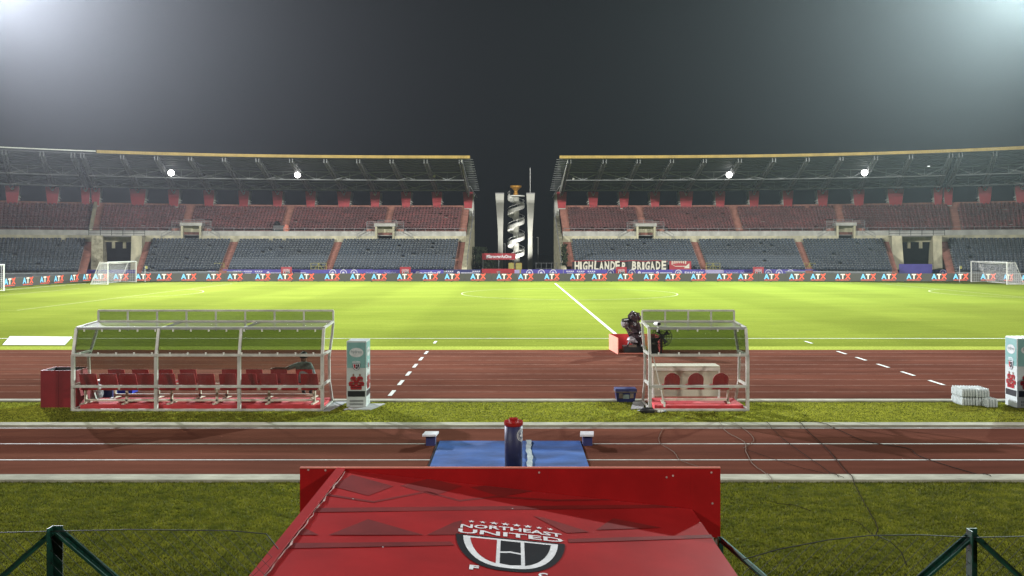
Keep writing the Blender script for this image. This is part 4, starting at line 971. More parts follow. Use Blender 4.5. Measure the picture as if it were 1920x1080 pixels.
def seat_shell(round_):
    m = MB(); n = 8 if round_ else 4; W = .19 if round_ else .215; Hh = .36
    rows = []
    for j in range(n + 1):
        t = j / n; w = W * (math.sqrt(max(0, 1 - (max(0, t - .55) / .47) ** 2)) if round_ else 1 - .05 * t); rows.append((w, .44 + Hh * t, .06 - .12 * t))
    vs = []
    for w, z, y in rows:
        for th in (0, .025):
            vs += [(-w, -y + th + .03 - .03, z), (-w * .5, -y + th - .03, z), (0, -y + th - .04, z), (w * .5, -y + th - .03, z), (w, -y + th, z)]
    F = []
    for j in range(n):
        for k in range(4):
            a = j * 10 + k; F.append((a, a + 1, a + 11, a + 10)); F.append((a + 5, a + 15, a + 16, a + 6))
        a = j * 10; F += [(a, a + 10, a + 15, a + 5), (a + 4, a + 9, a + 19, a + 14)]
    a = n * 10; F += [(a + k, a + k + 1, a + k + 6, a + k + 5) for k in range(4)]; F += [(k + 1, k, k + 5, k + 6) for k in range(4)]
    m.add([(x, -y + 0, z) for x, y, z in vs], F)
    m.hexa([(-.2, -.02, .40), (.2, -.02, .40), (.19, .36, .42), (-.19, .36, .42)], [(-.2, -.02, .44), (.2, -.02, .44), (.19, .36, .47), (-.19, .36, .47)])
    return m.mesh('seat', 'seatred')
SH4, SHR = seat_shell(False), seat_shell(True)
def bench(label, x0, x1, y, seats, legs, shell):
    T = Thing('seat_bench', label, 'bench', ((x0 + x1) / 2, y, .12), 'benches of red seats in the dugouts')
    m = MB(); m.beam((x0, y + .05, .47), (x1, y + .05, .47), .06, .05); T.part('beam', m, 'benchsteel'); m = MB(); m.beam((legs[0], y + .05, .2), (legs[-1], y + .05, .2), .05); T.part('brace', m, 'benchsteel')
    for x in legs:
        m = MB(); m.beam((x, y + .05, .14), (x, y + .05, .45), .05); m.beam((x - .02, y - .14, .135), (x + .02, y + .3, .135), .06, .03); T.part('leg', m, 'benchsteel')
    for x in seats: T.put('seat', shell, (x, y, .06))
    return T
f1 = lambda u, Y: (u - 964) * Y / 1600
bench('near row of twelve red seats inside the long dugout', -10.5, -4.7, 20.85, [f1(u, 20.85) for u in (167, 204.5, 241, 275, 313.5, 351, 387, 428, 466, 504, 543, 580.5)], [f1(u, 20.9) for u in (161, 238, 322, 407, 505, 590)], SH4)
bench('far row of eight red seats inside the long dugout', -9.9, -4.85, 21.62, [f1(u, 21.62) for u in (220, 265, 310, 354, 433, 478, 524, 571)], [f1(u, 21.62) for u in (214, 296, 374, 424, 503, 588)], SH4)
bench('three rounded red seats inside the short dugout', 3.55, 5.35, 20.95, [f1(u, 20.95) for u in (1260, 1304.5, 1351)], [f1(u, 21.05) for u in (1242, 1364)], SHR)
for x0, x1, y0, y1, lab in ((-10.5, -4.66, 20.65, 21.7, 'red carpeted platform under the long dugout'), (3.4, 5.55, 20.65, 21.7, 'red carpeted platform under the short dugout')):
    m = MB(); m.box(x0, x1, y0, y1, .01, .12); tag(m.build('carpet_platform', 'carpet'), lab, 'carpet')
for x0, x1, y0, y1, lab in ((-4.62, -4.3, 20.45, 22.0, 'grey concrete slab at the right end of the long dugout'), (-4.0, -3.35, 20.6, 21.4, 'grey slab under the left drinks fridge'), (2.95, 3.25, 20.7, 21.9, 'grey slab at the left end of the short dugout')):
    m = MB(); m.slab([(x0 - .12, y0), (x1 - .12, y0), (x1 + .12, y1), (x0 + .12, y1)], .0, .03); tag(m.build('concrete_slab', 'concrete'), lab, 'slab')

# red bin left of the long dugout
T = Thing('red_bin', 'open topped dark red panelled bin left of the long dugout', 'bin', (-11.1, 21.3, 0)); a, b, y0, y1, h = -11.62, -10.74, 20.94, 21.62, .92
for (x0, x1, p, q, mt) in ((a, a + .44, y0, y0 + .02, 'binred'), (a + .445, b, y0, y0 + .02, 'binred'), (a, b, y1 - .02, y1, 'binred'), (a, a + .02, y0 + .021, y1 - .021, 'binred'), (b - .02, b, y0 + .021, y1 - .021, 'binred')):
    m = MB(); m.box(x0, x1, p, q, 0, h); T.part('side_panel', m, mt)
m = MB(); m.box(a + .021, b - .021, y1 - .035, y1 - .022, .02, h - .01); m.box(a + .022, a + .035, y0 + .03, y1 - .036, .02, h - .01); m.box(a + .03, b - .03, y0 + .03, y1 - .04, .02, .05); T.part('lining', m, 'binside')
# things behind the dugout
T = Thing('storage_crate', 'bright blue plastic crate on the track behind the long dugout', 'crate', (f1(243, 23.2), 23.2, 0)); m = MB(); m.hexa([(-10.75, 23, 0), (-10.3, 23, 0), (-10.3, 23.35, 0), (-10.75, 23.35, 0)], [(-10.8, 22.97, .3), (-10.25, 22.97, .3), (-10.25, 23.38, .3), (-10.8, 23.38, .3)]); T.part('body', m, 'blueplastic'); m = MB(); m.box(-10.82, -10.23, 22.95, 23.4, .3, .34); T.part('rim', m, 'blueplastic')
T = Thing('cool_box', 'dark blue cool box beside the bright blue crate behind the dugout', 'cool box', (-10.95, 22.6, 0)); m = MB(); m.box(-10.92, -10.5, 22.3, 22.62, 0, .42); T.part('body', m, 'navyplastic'); m = MB(); m.box(-10.94, -10.48, 22.28, 22.64, .42, .47); T.part('lid', m, 'white')
T = Thing('kit_bag', 'white and dark bag left of the cool box behind the dugout', 'bag', (-10.75, 22.2, 0)); m = MB(); m.lathe((-10.82, 22.0, 0), [(.17, 0), (.22, .15), (.2, .35), (.12, .42)], 10); T.part('sack', m, 'coverwhite', smooth=True)

# ------------------------------------------------------------------ drinks fridges
def fridge(label, x0, x1, y0, y1, h, side_sign, face):
    T = Thing('drinks_fridge', label, 'fridge', ((x0 + x1) / 2, (y0 + y1) / 2, 0), 'drinks fridges beside the track')
    m = MB(); m.box(x0, x1, y0, y1, .03, h); T.part('cabinet', m, 'fridgebody')
    m = MB(); m.box(x0 + .01, x1 - .01, y0 + .02, y1 - .02, 0, .03); T.part('plinth', m, 'black')
    W = x1 - x0; D_ = y1 - y0
    def pf(face_, a, b, k=.004):  # a 0..1 across, b height
        if face_ == 'front': return (x0 + a * W, y0 - k, b)
        if face_ == 'right': return (x1 + k, y0 + a * D_, b)
        return (x0 - k, y1 - a * D_, b)
    for fc in face:
        m = MB(); m.add([pf(fc, .03, h * .60), pf(fc, .97, h * .60), pf(fc, .97, h - .03), pf(fc, .03, h - .03)], [(0, 1, 2, 3)]); T.part('teal_print', m, 'teal')
        m = MB(); v, f = ring(0, 0, 0.0, 1, 24); m.add([pf(fc, .5 + x * .36, h * .83 + y * .115, .007) for x, y in v], f); T.part('oval_print', m, 'ovalgrey')
        me = text_mesh('hydreo', 1, 1, .005, plane='XY'); T.part('lettering', to_mb(me, lambda q: pf(fc, .5 + q.x * .55, h * .82 + q.y * .12, .010)), 'greyprint'); bpy.data.meshes.remove(me)
        T.part('crest', crest_mb(lambda a, b, k: pf(fc, .5 + a * .42, h * .665 + b * .42 * W, .008 + k * 2), .001, False, True), CM)
        for (px, pz, s) in ((.35, .46, 1), (.68, .46, 1), (.26, .385, 1), (.5, .40, 1), (.74, .385, 1), (.35, .33, 1), (.62, .33, 1)):
            mm = MB(); v, f = ring(0, 0, 0, 1, 10); hh = h * pz
            mm.add([pf(fc, px + q[0] * .045, hh + .055 + q[1] * .032, .011) for q in v], f, 1)
            mm.add([pf(fc, px + q[0], hh + q[1], .010) for q in ((-.14, -.09), (.14, -.09), (.16, -.02), (.10, .02), (-.10, .02), (-.16, -.02))], [tuple(range(6))], 0)
            mm.add([pf(fc, px + q[0], hh + q[1], .012) for q in ((-.10, -.045), (.10, -.045), (.10, -.03), (-.10, -.03))], [(0, 1, 2, 3)], 2); T.part('player_print', mm, ['seatred', 'skin', 'ink'])
        m = MB(); m.add([pf(fc, .06, h * .17, .006), pf(fc, .94, h * .17, .006), pf(fc, .94, h * .255, .006), pf(fc, .06, h * .255, .006)], [(0, 1, 2, 3)]); T.part('black_band', m, 'ink')
    m = MB()
    for zz in (.07, .145):
        for k in range(13): a = x0 + W * (.16 + .055 * k); m.box(a, a + .012, y0 - .004, y0 + .01, zz, zz + .05)
    T.part('vent_slots', m, 'ink', kind='stuff')
    return T
fridge('teal drinks fridge with crest standing right of the long dugout', -4.11, -3.63, 20.94, 21.5, 1.64, 1, ('front', 'right'))
fridge('drinks fridge cut by the right frame edge beside water bottles', 12.26, 12.9, 20.8, 21.3, 1.73, -1, ('front', 'left'))
m = MB(); m.lathe((12.62, 20.5, 0), [(.27, 0), (.29, .05), (.29, .3), (.31, .33), (.31, .38), (.29, .41), (.29, .75), (.27, .8)], 20)
T = Thing('blue_drum', 'blue plastic drum with pale stripes in front of the right fridge', 'drum', (12.62, 20.5, 0)); T.part('barrel', m, 'navyplastic', smooth=True); m = MB(); m.lathe((12.62, 20.5, 0), [(.297, .5), (.297, .55)], 20); T.part('stripe', m, 'white')
T = Thing('water_packs', 'stack of shrink wrapped water bottle packs left of the right fridge', 'water bottles', (11.3, 21.4, 0))
def pack(x0, y0, z0, nx, ny, h=.21, r=.034):
    out = []
    m = MB()
    for i in range(nx):
        for j in range(ny):
            m.lathe((x0 + r + i * 2 * r, y0 + r + j * 2 * r, z0), [(r * .9, 0), (r, .02), (r, h * .7), (r * .45, h * .9), (r * .42, h)], 7)
    T.part('bottle_pack', m, 'bottle', smooth=True)
for l in range(2):
    for (x, y) in ((11.13, 21.2), (11.13, 21.48), (11.46, 21.15), (11.46, 21.43)): pack(x, y, .01 + l * .215, 5, 4)
T = Thing('water_pack', 'single low pack of water bottles right of the tall stack', 'water bottles', (11.75, 21.1, 0)); pack(11.62, 20.95, .01, 4, 5)
T = Thing('cool_box', 'navy blue cool box with white handles left of the short dugout', 'cool box', (2.85, 21.8, 0)); m = MB(); m.hexa([(2.62, 21.67, .01), (3.06, 21.67, .01), (3.06, 21.95, .01), (2.62, 21.95, .01)], [(2.58, 21.64, .28), (3.10, 21.64, .28), (3.10, 21.98, .28), (2.58, 21.98, .28)]); T.part('body', m, 'navyplastic')
m = MB(); m.box(2.57, 3.11, 21.63, 21.99, .28, .35); T.part('lid', m, 'navybox'); m = MB(); m.box(2.56, 3.12, 21.62, 22.0, .265, .285); T.part('lid_rim', m, 'palecable')
for x in (2.66, 2.94): m = MB(); m.box(x, x + .09, 21.625, 21.66, .12, .24); T.part('clasp', m, 'palecable')
m = MB(); m.box(2.76, 2.92, 21.648, 21.66, .1, .24); T.part('sticker', m, 'greyprint')

# table behind the short dugout
T = Thing('counter', 'cream folding counter on the track behind the short dugout', 'table', (4.45, 22.6, 0))
m = MB(); m.box(3.62, 5.38, 22.3, 22.85, .80, .84); T.part('top', m, 'counter'); m = MB(); m.box(3.66, 5.34, 22.33, 22.36, .05, .76); T.part('front_panel', m, 'counter')
m = MB(); m.box(3.62, 5.38, 22.295, 22.33, .72, .80); T.part('edge_trim', m, 'white')
for x in (3.64, 5.36): m = MB(); m.beam((x, 22.34, 0), (x, 22.34, .8), .05); m.beam((x, 22.8, 0), (x, 22.8, .8), .05); T.part('leg', m, 'white')
T = Thing('cable_bag', 'dark bag and plugs lying in the grass at the short dugout foot', 'bag', (3.15, 20.3, 0)); m = MB(); random.seed(3)
def lump(c, r, sq=.4, n=10, k=6):
    m = MB(); pr = []
    vs = []
    for i in range(k + 1):
        ph = math.pi * i / k
        for j in range(n):
            th = 2 * math.pi * j / n; rr = 1 + random.uniform(-.3, .26)
            vs.append((c[0] + r[0] * math.sin(ph) * math.cos(th) * rr, c[1] + r[1] * math.sin(ph) * math.sin(th) * rr, c[2] + r[2] * math.cos(ph) * (rr if 0 < i < k else 1)))
    m.add(vs, [(i * n + j, i * n + (j + 1) % n, (i + 1) * n + (j + 1) % n, (i + 1) * n + j) for i in range(k) for j in range(n)]); return m
T.part('bag', lump((3.15, 20.3, .06), (.19, .13, .07)), 'black', smooth=True)
for k, (x, mt) in enumerate(((3.36, 'palecable'), (3.44, 'white'), (3.52, 'white'), (3.6, 'greyprint'))): T.part('plug', lump((x, 20.32, .04), (.04, .05, .03)), mt)
T = Thing('security_camera', 'white bullet camera clamped on the left roof corner of the short dugout', 'camera', (3.47, 20.7, 2.0)); m = MB(); m.tube([(3.50, 20.62, 2.09), (3.46, 20.9, 2.07)], .05, 10); T.part('body', m, 'white'); m = MB(); m.tube([(3.503, 20.6, 2.09), (3.5, 20.625, 2.09)], .04, 10); T.part('lens', m, 'ink'); m = MB(); m.beam((3.49, 20.7, 1.99), (3.49, 20.7, 2.05), .03); T.part('bracket', m, 'white')
m = MB(); m.beam((3.36, 20.62, 1.3), (3.62, 20.55, .15), .022); m.lathe((3.62, 20.55, .1), [(.02, 0), (.025, .12)], 8); T = Thing('pole', 'thin white pole leaning inside the left end of the short dugout', 'pole', (3.6, 20.6, 0)); T.part('rod', m, 'white')

# ------------------------------------------------------------------ camera bay, covered broadcast camera, industrial fan
T = Thing('camera_bay', 'red boards forming a camera bay left of the short dugout', 'hoarding', (4.6, 32.3, 0))
m = MB(); m.hexa([(3.69, 33.2, 0), (3.84, 31.6, 0), (3.87, 31.6, 0), (3.72, 33.2, 0)], [(3.69, 33.2, .60), (3.84, 31.6, .60), (3.87, 31.6, .60), (3.72, 33.2, .60)]); T.part('side_board', m, 'bayface')
m = MB(); m.box(3.73, 5.5, 33.2, 33.23, 0, .60); T.part('back_board', m, 'bayred'); m = MB(); m.hexa([(5.47, 31.6, 0), (5.5, 31.6, 0), (5.5, 33.2, 0), (5.47, 33.2, 0)], [(5.47, 31.6, .6), (5.5, 31.6, .6), (5.5, 33.2, .6), (5.47, 33.2, .6)]); T.part('side_board', m, 'bayred')
m = MB(); m.box(3.88, 5.46, 31.62, 31.66, .0, .05); T.part('floor_batten', m, 'bayface')
T = Thing('covered_camera', 'broadcast camera under a dark rain cover in the red bay', 'camera', (4.45, 32.1, 0)); random.seed(11)
m = MB(); m.box(4.1, 4.95, 31.85, 32.4, .04, .26); T.part('dolly', m, 'black')
for dx, dy in ((-.28, -.2), (.28, -.2), (0, .3)): m = MB(); m.beam((4.5, 32.1, .95), (4.5 + dx, 32.1 + dy, .2), .05); T.part('leg', m, 'black')
T.part('cover_body', lump((4.50, 32.1, .92), (.30, .3, .32), n=14, k=8), 'garment'); T.part('cover_hood', lump((4.53, 32.1, 1.28), (.24, .26, .27), n=14, k=8), 'garment'); T.part('monitor_cover', lump((4.16, 32.05, 1.12), (.13, .16, .17)), 'coverwhite'); T.part('cover_fold', lump((4.45, 31.95, .5), (.2, .2, .14)), 'coverwhite')
m = MB(); m.tube([(4.28, 31.95, 1.26), (4.05, 31.8, 1.24)], .07, 10); T.part('lens_hood', m, 'black'); m = MB(); m.tube([(4.62, 32.15, 1.2), (4.9, 32.4, 1.0)], .018, 6); T.part('pan_bar', m, 'metal'); m = MB(); m.beam((4.42, 31.84, .24), (4.42, 31.84, .33), .3, .02); T.part('label_strip', m, 'palecable')
T.part('cover_skirt', lump((4.62, 32.1, .6), (.28, .3, .36)), 'garment')
T = Thing('industrial_fan', 'black caged fan on a stand seen through the short dugout roof', 'fan', (5.36, 31.2, 0)); cx, cyy, cz = 5.40, 31.2, .70
m = MB()
for y_ in (-.08, .08):
    for rr in (.36, .27, .18, .09): m.tube([(cx + rr * math.cos(t), cyy + y_, cz + rr * math.sin(t)) for t in [2 * math.pi * k / 24 for k in range(25)]], .008, 4)
    for k in range(16): t = 2 * math.pi * k / 16; m.tube([(cx + .05 * math.cos(t), cyy + y_, cz + .05 * math.sin(t)), (cx + .36 * math.cos(t), cyy + y_ * .3, cz + .36 * math.sin(t))], .006, 4)
T.part('cage', m, 'black')
for k in range(4): t = k * math.pi / 2 + .3; m = MB(); m.add([(cx, cyy, cz), (cx + .3 * math.cos(t), cyy - .04, cz + .3 * math.sin(t)), (cx + .31 * math.cos(t + .6), cyy + .05, cz + .31 * math.sin(t + .6))], [(0, 1, 2), (2, 1, 0)]); T.part('blade', m, 'black')
m = MB(); m.tube([(cx, cyy - .1, cz), (cx, cyy + .14, cz)], .07, 12); T.part('motor', m, 'black'); m = MB(); m.beam((cx, cyy + .15, .05), (cx, cyy + .15, cz), .06); m.lathe((cx, cyy + .15, 0), [(.28, 0), (.28, .03), (.05, .06)], 16); T.part('stand', m, 'black')
T = Thing('gear_case', 'tall dark case standing beside the fan in the camera bay', 'case', (5.15, 31.5, 0)); m = MB(); m.box(4.98, 5.28, 31.35, 31.6, 0, .62); T.part('shell', m, 'black'); m = MB(); m.box(5.05, 5.2, 31.34, 31.36, .4, .46); T.part('handle', m, 'metal')

# ------------------------------------------------------------------ person sitting in the long dugout, arm along the seat backs
def person():
    px, py = f1(568, 21.62), 21.62
    T = Thing('person', 'person in a grey teal shirt sitting in the dugout, arm along the seat backs', 'person', (px, py, .12))
    pts = {'pelvis': (0, .10, .50, .15), 'waist': (0, .08, .66, .14), 'chest': (0, .06, .86, .17), 'neck': (0, .07, 1.03, .065), 'headb': (0, .08, 1.10, .085), 'head': (0, .09, 1.19, .10), 'crown': (0, .09, 1.27, .06),
           'shl': (-.17, .06, .96, .075), 'ell': (-.42, .0, .86, .05), 'wrl': (-.66, -.02, .885, .032), 'hal': (-.73, -.02, .885, .03),
           'shr': (.17, .06, .96, .075), 'elr': (.25, .14, .70, .05), 'wrr': (.2, .36, .60, .033), 'har': (.19, .42, .59, .03),
           'hpl': (-.1, .14, .49, .10), 'knl': (-.14, .55, .50, .068), 'anl': (-.13, .56, .18, .045), 'tol': (-.13, .72, .14, .04),
           'hpr': (.1, .14, .49, .10), 'knr': (.14, .55, .50, .068), 'anr': (.06, .52, .18, .045), 'tor': (.05, .68, .14, .04)}
    E_ = [('pelvis', 'waist'), ('waist', 'chest'), ('chest', 'neck'), ('neck', 'headb'), ('headb', 'head'), ('head', 'crown'), ('chest', 'shl'), ('shl', 'ell'), ('ell', 'wrl'), ('wrl', 'hal'), ('chest', 'shr'), ('shr', 'elr'), ('elr', 'wrr'), ('wrr', 'har'),
          ('pelvis', 'hpl'), ('hpl', 'knl'), ('knl', 'anl'), ('anl', 'tol'), ('pelvis', 'hpr'), ('hpr', 'knr'), ('knr', 'anr'), ('anr', 'tor')]
    for hnd, s in (('hal', (-1, 0, 0)), ('har', (0, 1, 0))):
        x, y, z, r = pts[hnd]; side = (s[1], s[0], 0)
        for k in range(5):
            o = (k - 2) * .016; ln = (.045, .065, .072, .068, .055)[k]
            a = hnd + 'f%d' % k; b = a + 'b'
            pts[a] = (x + s[0] * .035 + side[0] * o * 1.2, y + s[1] * .035 + side[1] * o * 1.2, z, .010); pts[b] = (x + s[0] * (.035 + ln) + side[0] * o * 1.5, y + s[1] * (.035 + ln) + side[1] * o * 1.5, z - .025, .008)
            E_ += [(hnd, a), (a, b)]
    names = list(pts); me = bpy.data.meshes.new('body'); me.from_pydata([(pts[n][0], pts[n][1], pts[n][2]) for n in names], [(names.index(a), names.index(b)) for a, b in E_], [])
    ob = bpy.data.objects.new('body', me); COL.objects.link(ob); sk = ob.modifiers.new('s', 'SKIN'); sub = ob.modifiers.new('u', 'SUBSURF'); sub.levels = 1; sub.render_levels = 1
    for i, n in enumerate(names):
        v = me.skin_vertices[0].data[i]; r = pts[n][3]; v.radius = (r * .8, r) if n in ('chest', 'waist', 'pelvis') else (r, r); v.use_root = (n == 'pelvis')
    dg = bpy.context.evaluated_depsgraph_get(); dg.update(); ev = bpy.data.meshes.new_from_object(ob.evaluated_get(dg)); bpy.data.objects.remove(ob)
    for n in ('shirt', 'trouser', 'skin', 'ink'): ev.materials.append(M[n])
    for p in ev.polygons:
        c = p.center; p.use_smooth = True
        sleeve = Vector((c.x + .17, 0, c.z - .96)).length
        if c.z > 1.05: p.material_index = 2
        elif c.x < -.36 or (c.y > .2 and c.z > .56) : p.material_index = 2
        elif c.z < .2 and c.y > .4: p.material_index = 3
        elif c.z < .56: p.material_index = 1
        else: p.material_index = 0
    b = link('body', ev, T.o, loc=(0, 0, -.12))
    m = MB(); vs = []; n, k = 14, 7
    for i in range(k + 1):
        ph = .5 * math.pi * 1.25 * i / k
        for j in range(n): th = 2 * math.pi * j / n; rr = .112 + random.uniform(-.004, .004); back = 1 if math.sin(th) < .3 else .78; vs.append((rr * math.sin(ph) * math.cos(th) * .92, .085 + rr * math.sin(ph) * math.sin(th) * back, 1.065 + .12 + rr * math.cos(ph) * 1.05))
    m.add(vs, [(i * n + j, i * n + (j + 1) % n, (i + 1) * n + (j + 1) % n, (i + 1) * n + j) for i in range(k) for j in range(n)])
    h = m.build('hair', 'hair', T.o, smooth=True, loc=(0, 0, -.12))
    m = MB(); m.add([(-.03, .18, 1.17), (.03, .18, 1.17), (0, .215, 1.14), (0, .185, 1.21)], [(0, 1, 2), (0, 2, 3), (1, 3, 2)]); m.build('nose', 'skin', T.o, loc=(0, 0, -.12))
    for s in (-1, 1): m = MB(); m.lathe((s * .1, .09, 1.15), [(.012, 0), (.022, .03), (.012, .06)], 6); m.build('ear', 'skin', T.o, loc=(0, 0, -.12))
    m = MB(); v, f = ring(0, 0, .12, .13, 14); m.add([(x * .45 , .165, 1.115 + y * .08) for x, y in v], f); m.build('mouth', 'hair', T.o, loc=(0, 0, -.12))
person()

# ------------------------------------------------------------------ blue mat, padded column, two small white topped boxes
T = Thing('blue_mat', 'blue tarpaulin laid across the near track with a grey tape seam', 'mat', (-.1, 15.8, 0))
x0, x1, y0, y1 = -1.5, 1.33, 14.3, 17.2; m = MB(); nx, ny = 40, 24; vs = []
for j in range(ny + 1):
    for i in range(nx + 1):
        x = x0 + (x1 - x0) * i / nx; y = y0 + (y1 - y0) * j / ny; e = min(i, nx - i, j, ny - j) > 0
        z = .036 + (.007 * math.sin(x * 3.1 + y * 5) + .006 * math.sin(x * 7 - y * 2.3) + .005 * math.sin(y * 11 + x)) * e + (.05 if y < 14.7 else 0); vs.append((x, y, z))
m.add(vs, [(j * (nx + 1) + i, j * (nx + 1) + i + 1, (j + 1) * (nx + 1) + i + 1, (j + 1) * (nx + 1) + i) for j in range(ny) for i in range(nx)]); T.part('sheet', m, 'bluemat', smooth=True)
m = MB(); m.box(x0 - .05, x0 - .003, y0, y1, .01, .016); m.box(x0, x1 + .03, y1 + .001, y1 + .05, .01, .02); T.part('edge', m, 'ink')
m = MB()
vs = []
for k in range(20): y = 14.3 + 2.88 * k / 19; w = .05 + .008 * math.sin(k * 2.1); c0 = .285 + .012 * math.sin(k * .8); vs += [(c0 - w, y, (.060) if y >= 14.65 else .115), (c0 + w, y, (.060) if y >= 14.65 else .115)]
m.add(vs, [(2 * k, 2 * k + 1, 2 * k + 3, 2 * k + 2) for k in range(19)]); T.part('tape', m, 'tape')
for u0, u1, lab in ((796, 819, 'small navy box with a white top at the left mat corner'), (1089, 1112, 'small navy box with a white top at the right mat corner')):
    Yb = 17.0; xa, xb = f1(u0, Yb), f1(u1, Yb); xm = (xa + xb) / 2
    T = Thing('marker_box', lab, 'box', (xm, Yb, 0), 'navy boxes with white tops at the mat corners'); m = MB(); m.box(xm - .085, xm + .10, Yb - .1, Yb + .12, .0, .20); T.part('body', m, 'navybox'); m = MB(); m.hexa([(xm - .15, Yb - .16, .20), (xm + .12, Yb - .16, .20), (xm + .15, Yb + .15, .20), (xm - .12, Yb + .15, .20)], [(xm - .15, Yb - .16, .24), (xm + .12, Yb - .16, .24), (xm + .15, Yb + .15, .24), (xm - .12, Yb + .15, .24)]); T.part('top', m, 'inkwhite')
cx, cyy = -.01, 14.62
T = Thing('padded_column', 'navy padded column with a red cap and round white emblem on the mat', 'column', (cx, cyy, 0))
m = MB(); m.lathe((cx, cyy, 0), [(.150, .06), (.153, .5), (.152, .9)], 28); T.part('padding', m, 'navy', smooth=True)
m = MB(); m.lathe((cx, cyy, 0), [(.155, .88), (.163, .90), (.163, .945), (.158, .96), (.08, .962)], 28); T.part('cap', m, 'drumred')
m = MB(); m.lathe((cx, cyy, 0), [(.075, .962), (.077, 1.005), (.045, 1.007), (.04, .97)], 20); T.part('collar', m, 'drumred')
for s in (-1, 1): m = MB(); m.beam((cx + s * .078, cyy - .08, .955), (cx + s * .078, cyy - .08, 1.0), .007); T.part('handle', m, 'inkwhite')
def cyl(a, h): return (cx + .1555 * math.sin(a), cyy - .1555 * math.cos(a), h)
m = MB(); ac, hc = math.radians(62), .735
for r1, r2, n, a0, a1 in ((.098, .11, 30, 0, 6.283), (.0, .03, 10, 0, 6.283)):
    for k in range(n):
        t0, t1 = a0 + (a1 - a0) * k / n, a0 + (a1 - a0) * (k + 1) / n
        m.add([cyl(ac + r * math.cos(t) / .155, hc + r * math.sin(t)) for r, t in ((r1, t0), (r2, t0), (r2, t1), (r1, t1))], [(0, 1, 2, 3)])
for k in range(22):
    t = 6.283 * k / 22
    m.add([cyl(ac + r * math.cos(t + d) / .155, hc + r * math.sin(t + d)) for r, d in ((.068, 0), (.09, 0), (.09, .16), (.068, .16))], [(0, 1, 2, 3)])
for pl in (((-.03, .05), (.0, .055), (.02, .01), (-.02, .0)), ((-.05, -.0), (-.03, .0), (-.02, -.04), (-.04, -.035)), ((.01, -.01), (.03, .0), (.03, -.045), (.0, -.05))): m.add([cyl(ac + a / .155, hc + b) for a, b in pl], [(0, 1, 2, 3)])
T.part('emblem', m, 'inkwhite')

# ------------------------------------------------------------------ players' tunnel: tilted red vinyl roof, cross board at its mouth
YB = 9.0; XLf, XRt = -1.868, 1.879
def RZ(x): return 1.577 - .1126 * (x + 1.868)
T = Thing('players_tunnel', 'red vinyl covered players tunnel roof with a large shield crest', 'tunnel', (0, 6.5, 0))
m = MB(); nx, ny = 24, 36; vs = []
for j in range(ny + 1):
    for i in range(nx + 1):
        x = XLf + (XRt - XLf) * i / nx; y = 2.6 + (YB - 2.6) * j / ny; e = (0 < i < nx); vs.append((x, y, RZ(x) + (.0012 * math.sin(x * 2.3 + y * 1.1) + .001 * math.sin(y * 3.1 - x)) * e))
n0 = len(vs); vs += [(x, y, z - .05) for x, y, z in vs]
F = [(j * (nx + 1) + i, j * (nx + 1) + i + 1, (j + 1) * (nx + 1) + i + 1, (j + 1) * (nx + 1) + i) for j in range(ny) for i in range(nx)]
F2 = [tuple(n0 + k for k in f[::-1]) for f in F]
for j in range(ny):
    for c_ in (0, nx): a = j * (nx + 1) + c_; b = a + nx + 1; F2.append((a, b, b + n0, a + n0))
m.add(vs, F + F2); T.part('roof_sheet', m, 'tunnelred', smooth=False)
m = MB(); m.hexa([(XLf, 2.6, RZ(XLf) + .008), (XLf + .09, 2.6, RZ(XLf) + .003), (XLf + .09, YB - .01, RZ(XLf) + .003), (XLf, YB - .01, RZ(XLf) + .008)], [(XLf, 2.6, RZ(XLf) + .022), (XLf + .09, 2.6, RZ(XLf) + .014), (XLf + .09, YB - .01, RZ(XLf) + .014), (XLf, YB - .01, RZ(XLf) + .022)]); T.part('edge_strip', m, 'tunnelred')
m = MB(); random.seed(5); p = (XLf + .10, YB - .1)
for k in range(60):
    q = (XLf + .105 + random.uniform(-.008, .012), YB - .1 - (k + 1) * .105); w = random.choice((.002, .004, .004, .009)); m.add([(p[0] - w, p[1], RZ(p[0]) + .0165), (p[0] + w, p[1], RZ(p[0]) + .0165), (q[0] + w, q[1], RZ(q[0]) + .0165), (q[0] - w, q[1], RZ(q[0]) + .0165)], [(0, 1, 2, 3)]); p = q
T.part('torn_seam', m, 'tear')
for x in (XLf + .03, XRt - .03):
    m = MB(); z = RZ(x) - .06; m.box(x - .02, x + .02, 2.6, YB - .02, 0, z); T.part('side_wall', m, 'boardred')
for k in range(5): y = 3 + k * 1.4; m = MB(); m.beam((XLf + .08, y, RZ(XLf) - .09), (XRt - .08, y, RZ(XRt) - .09), .05); T.part('roof_bar', m, 'metal')
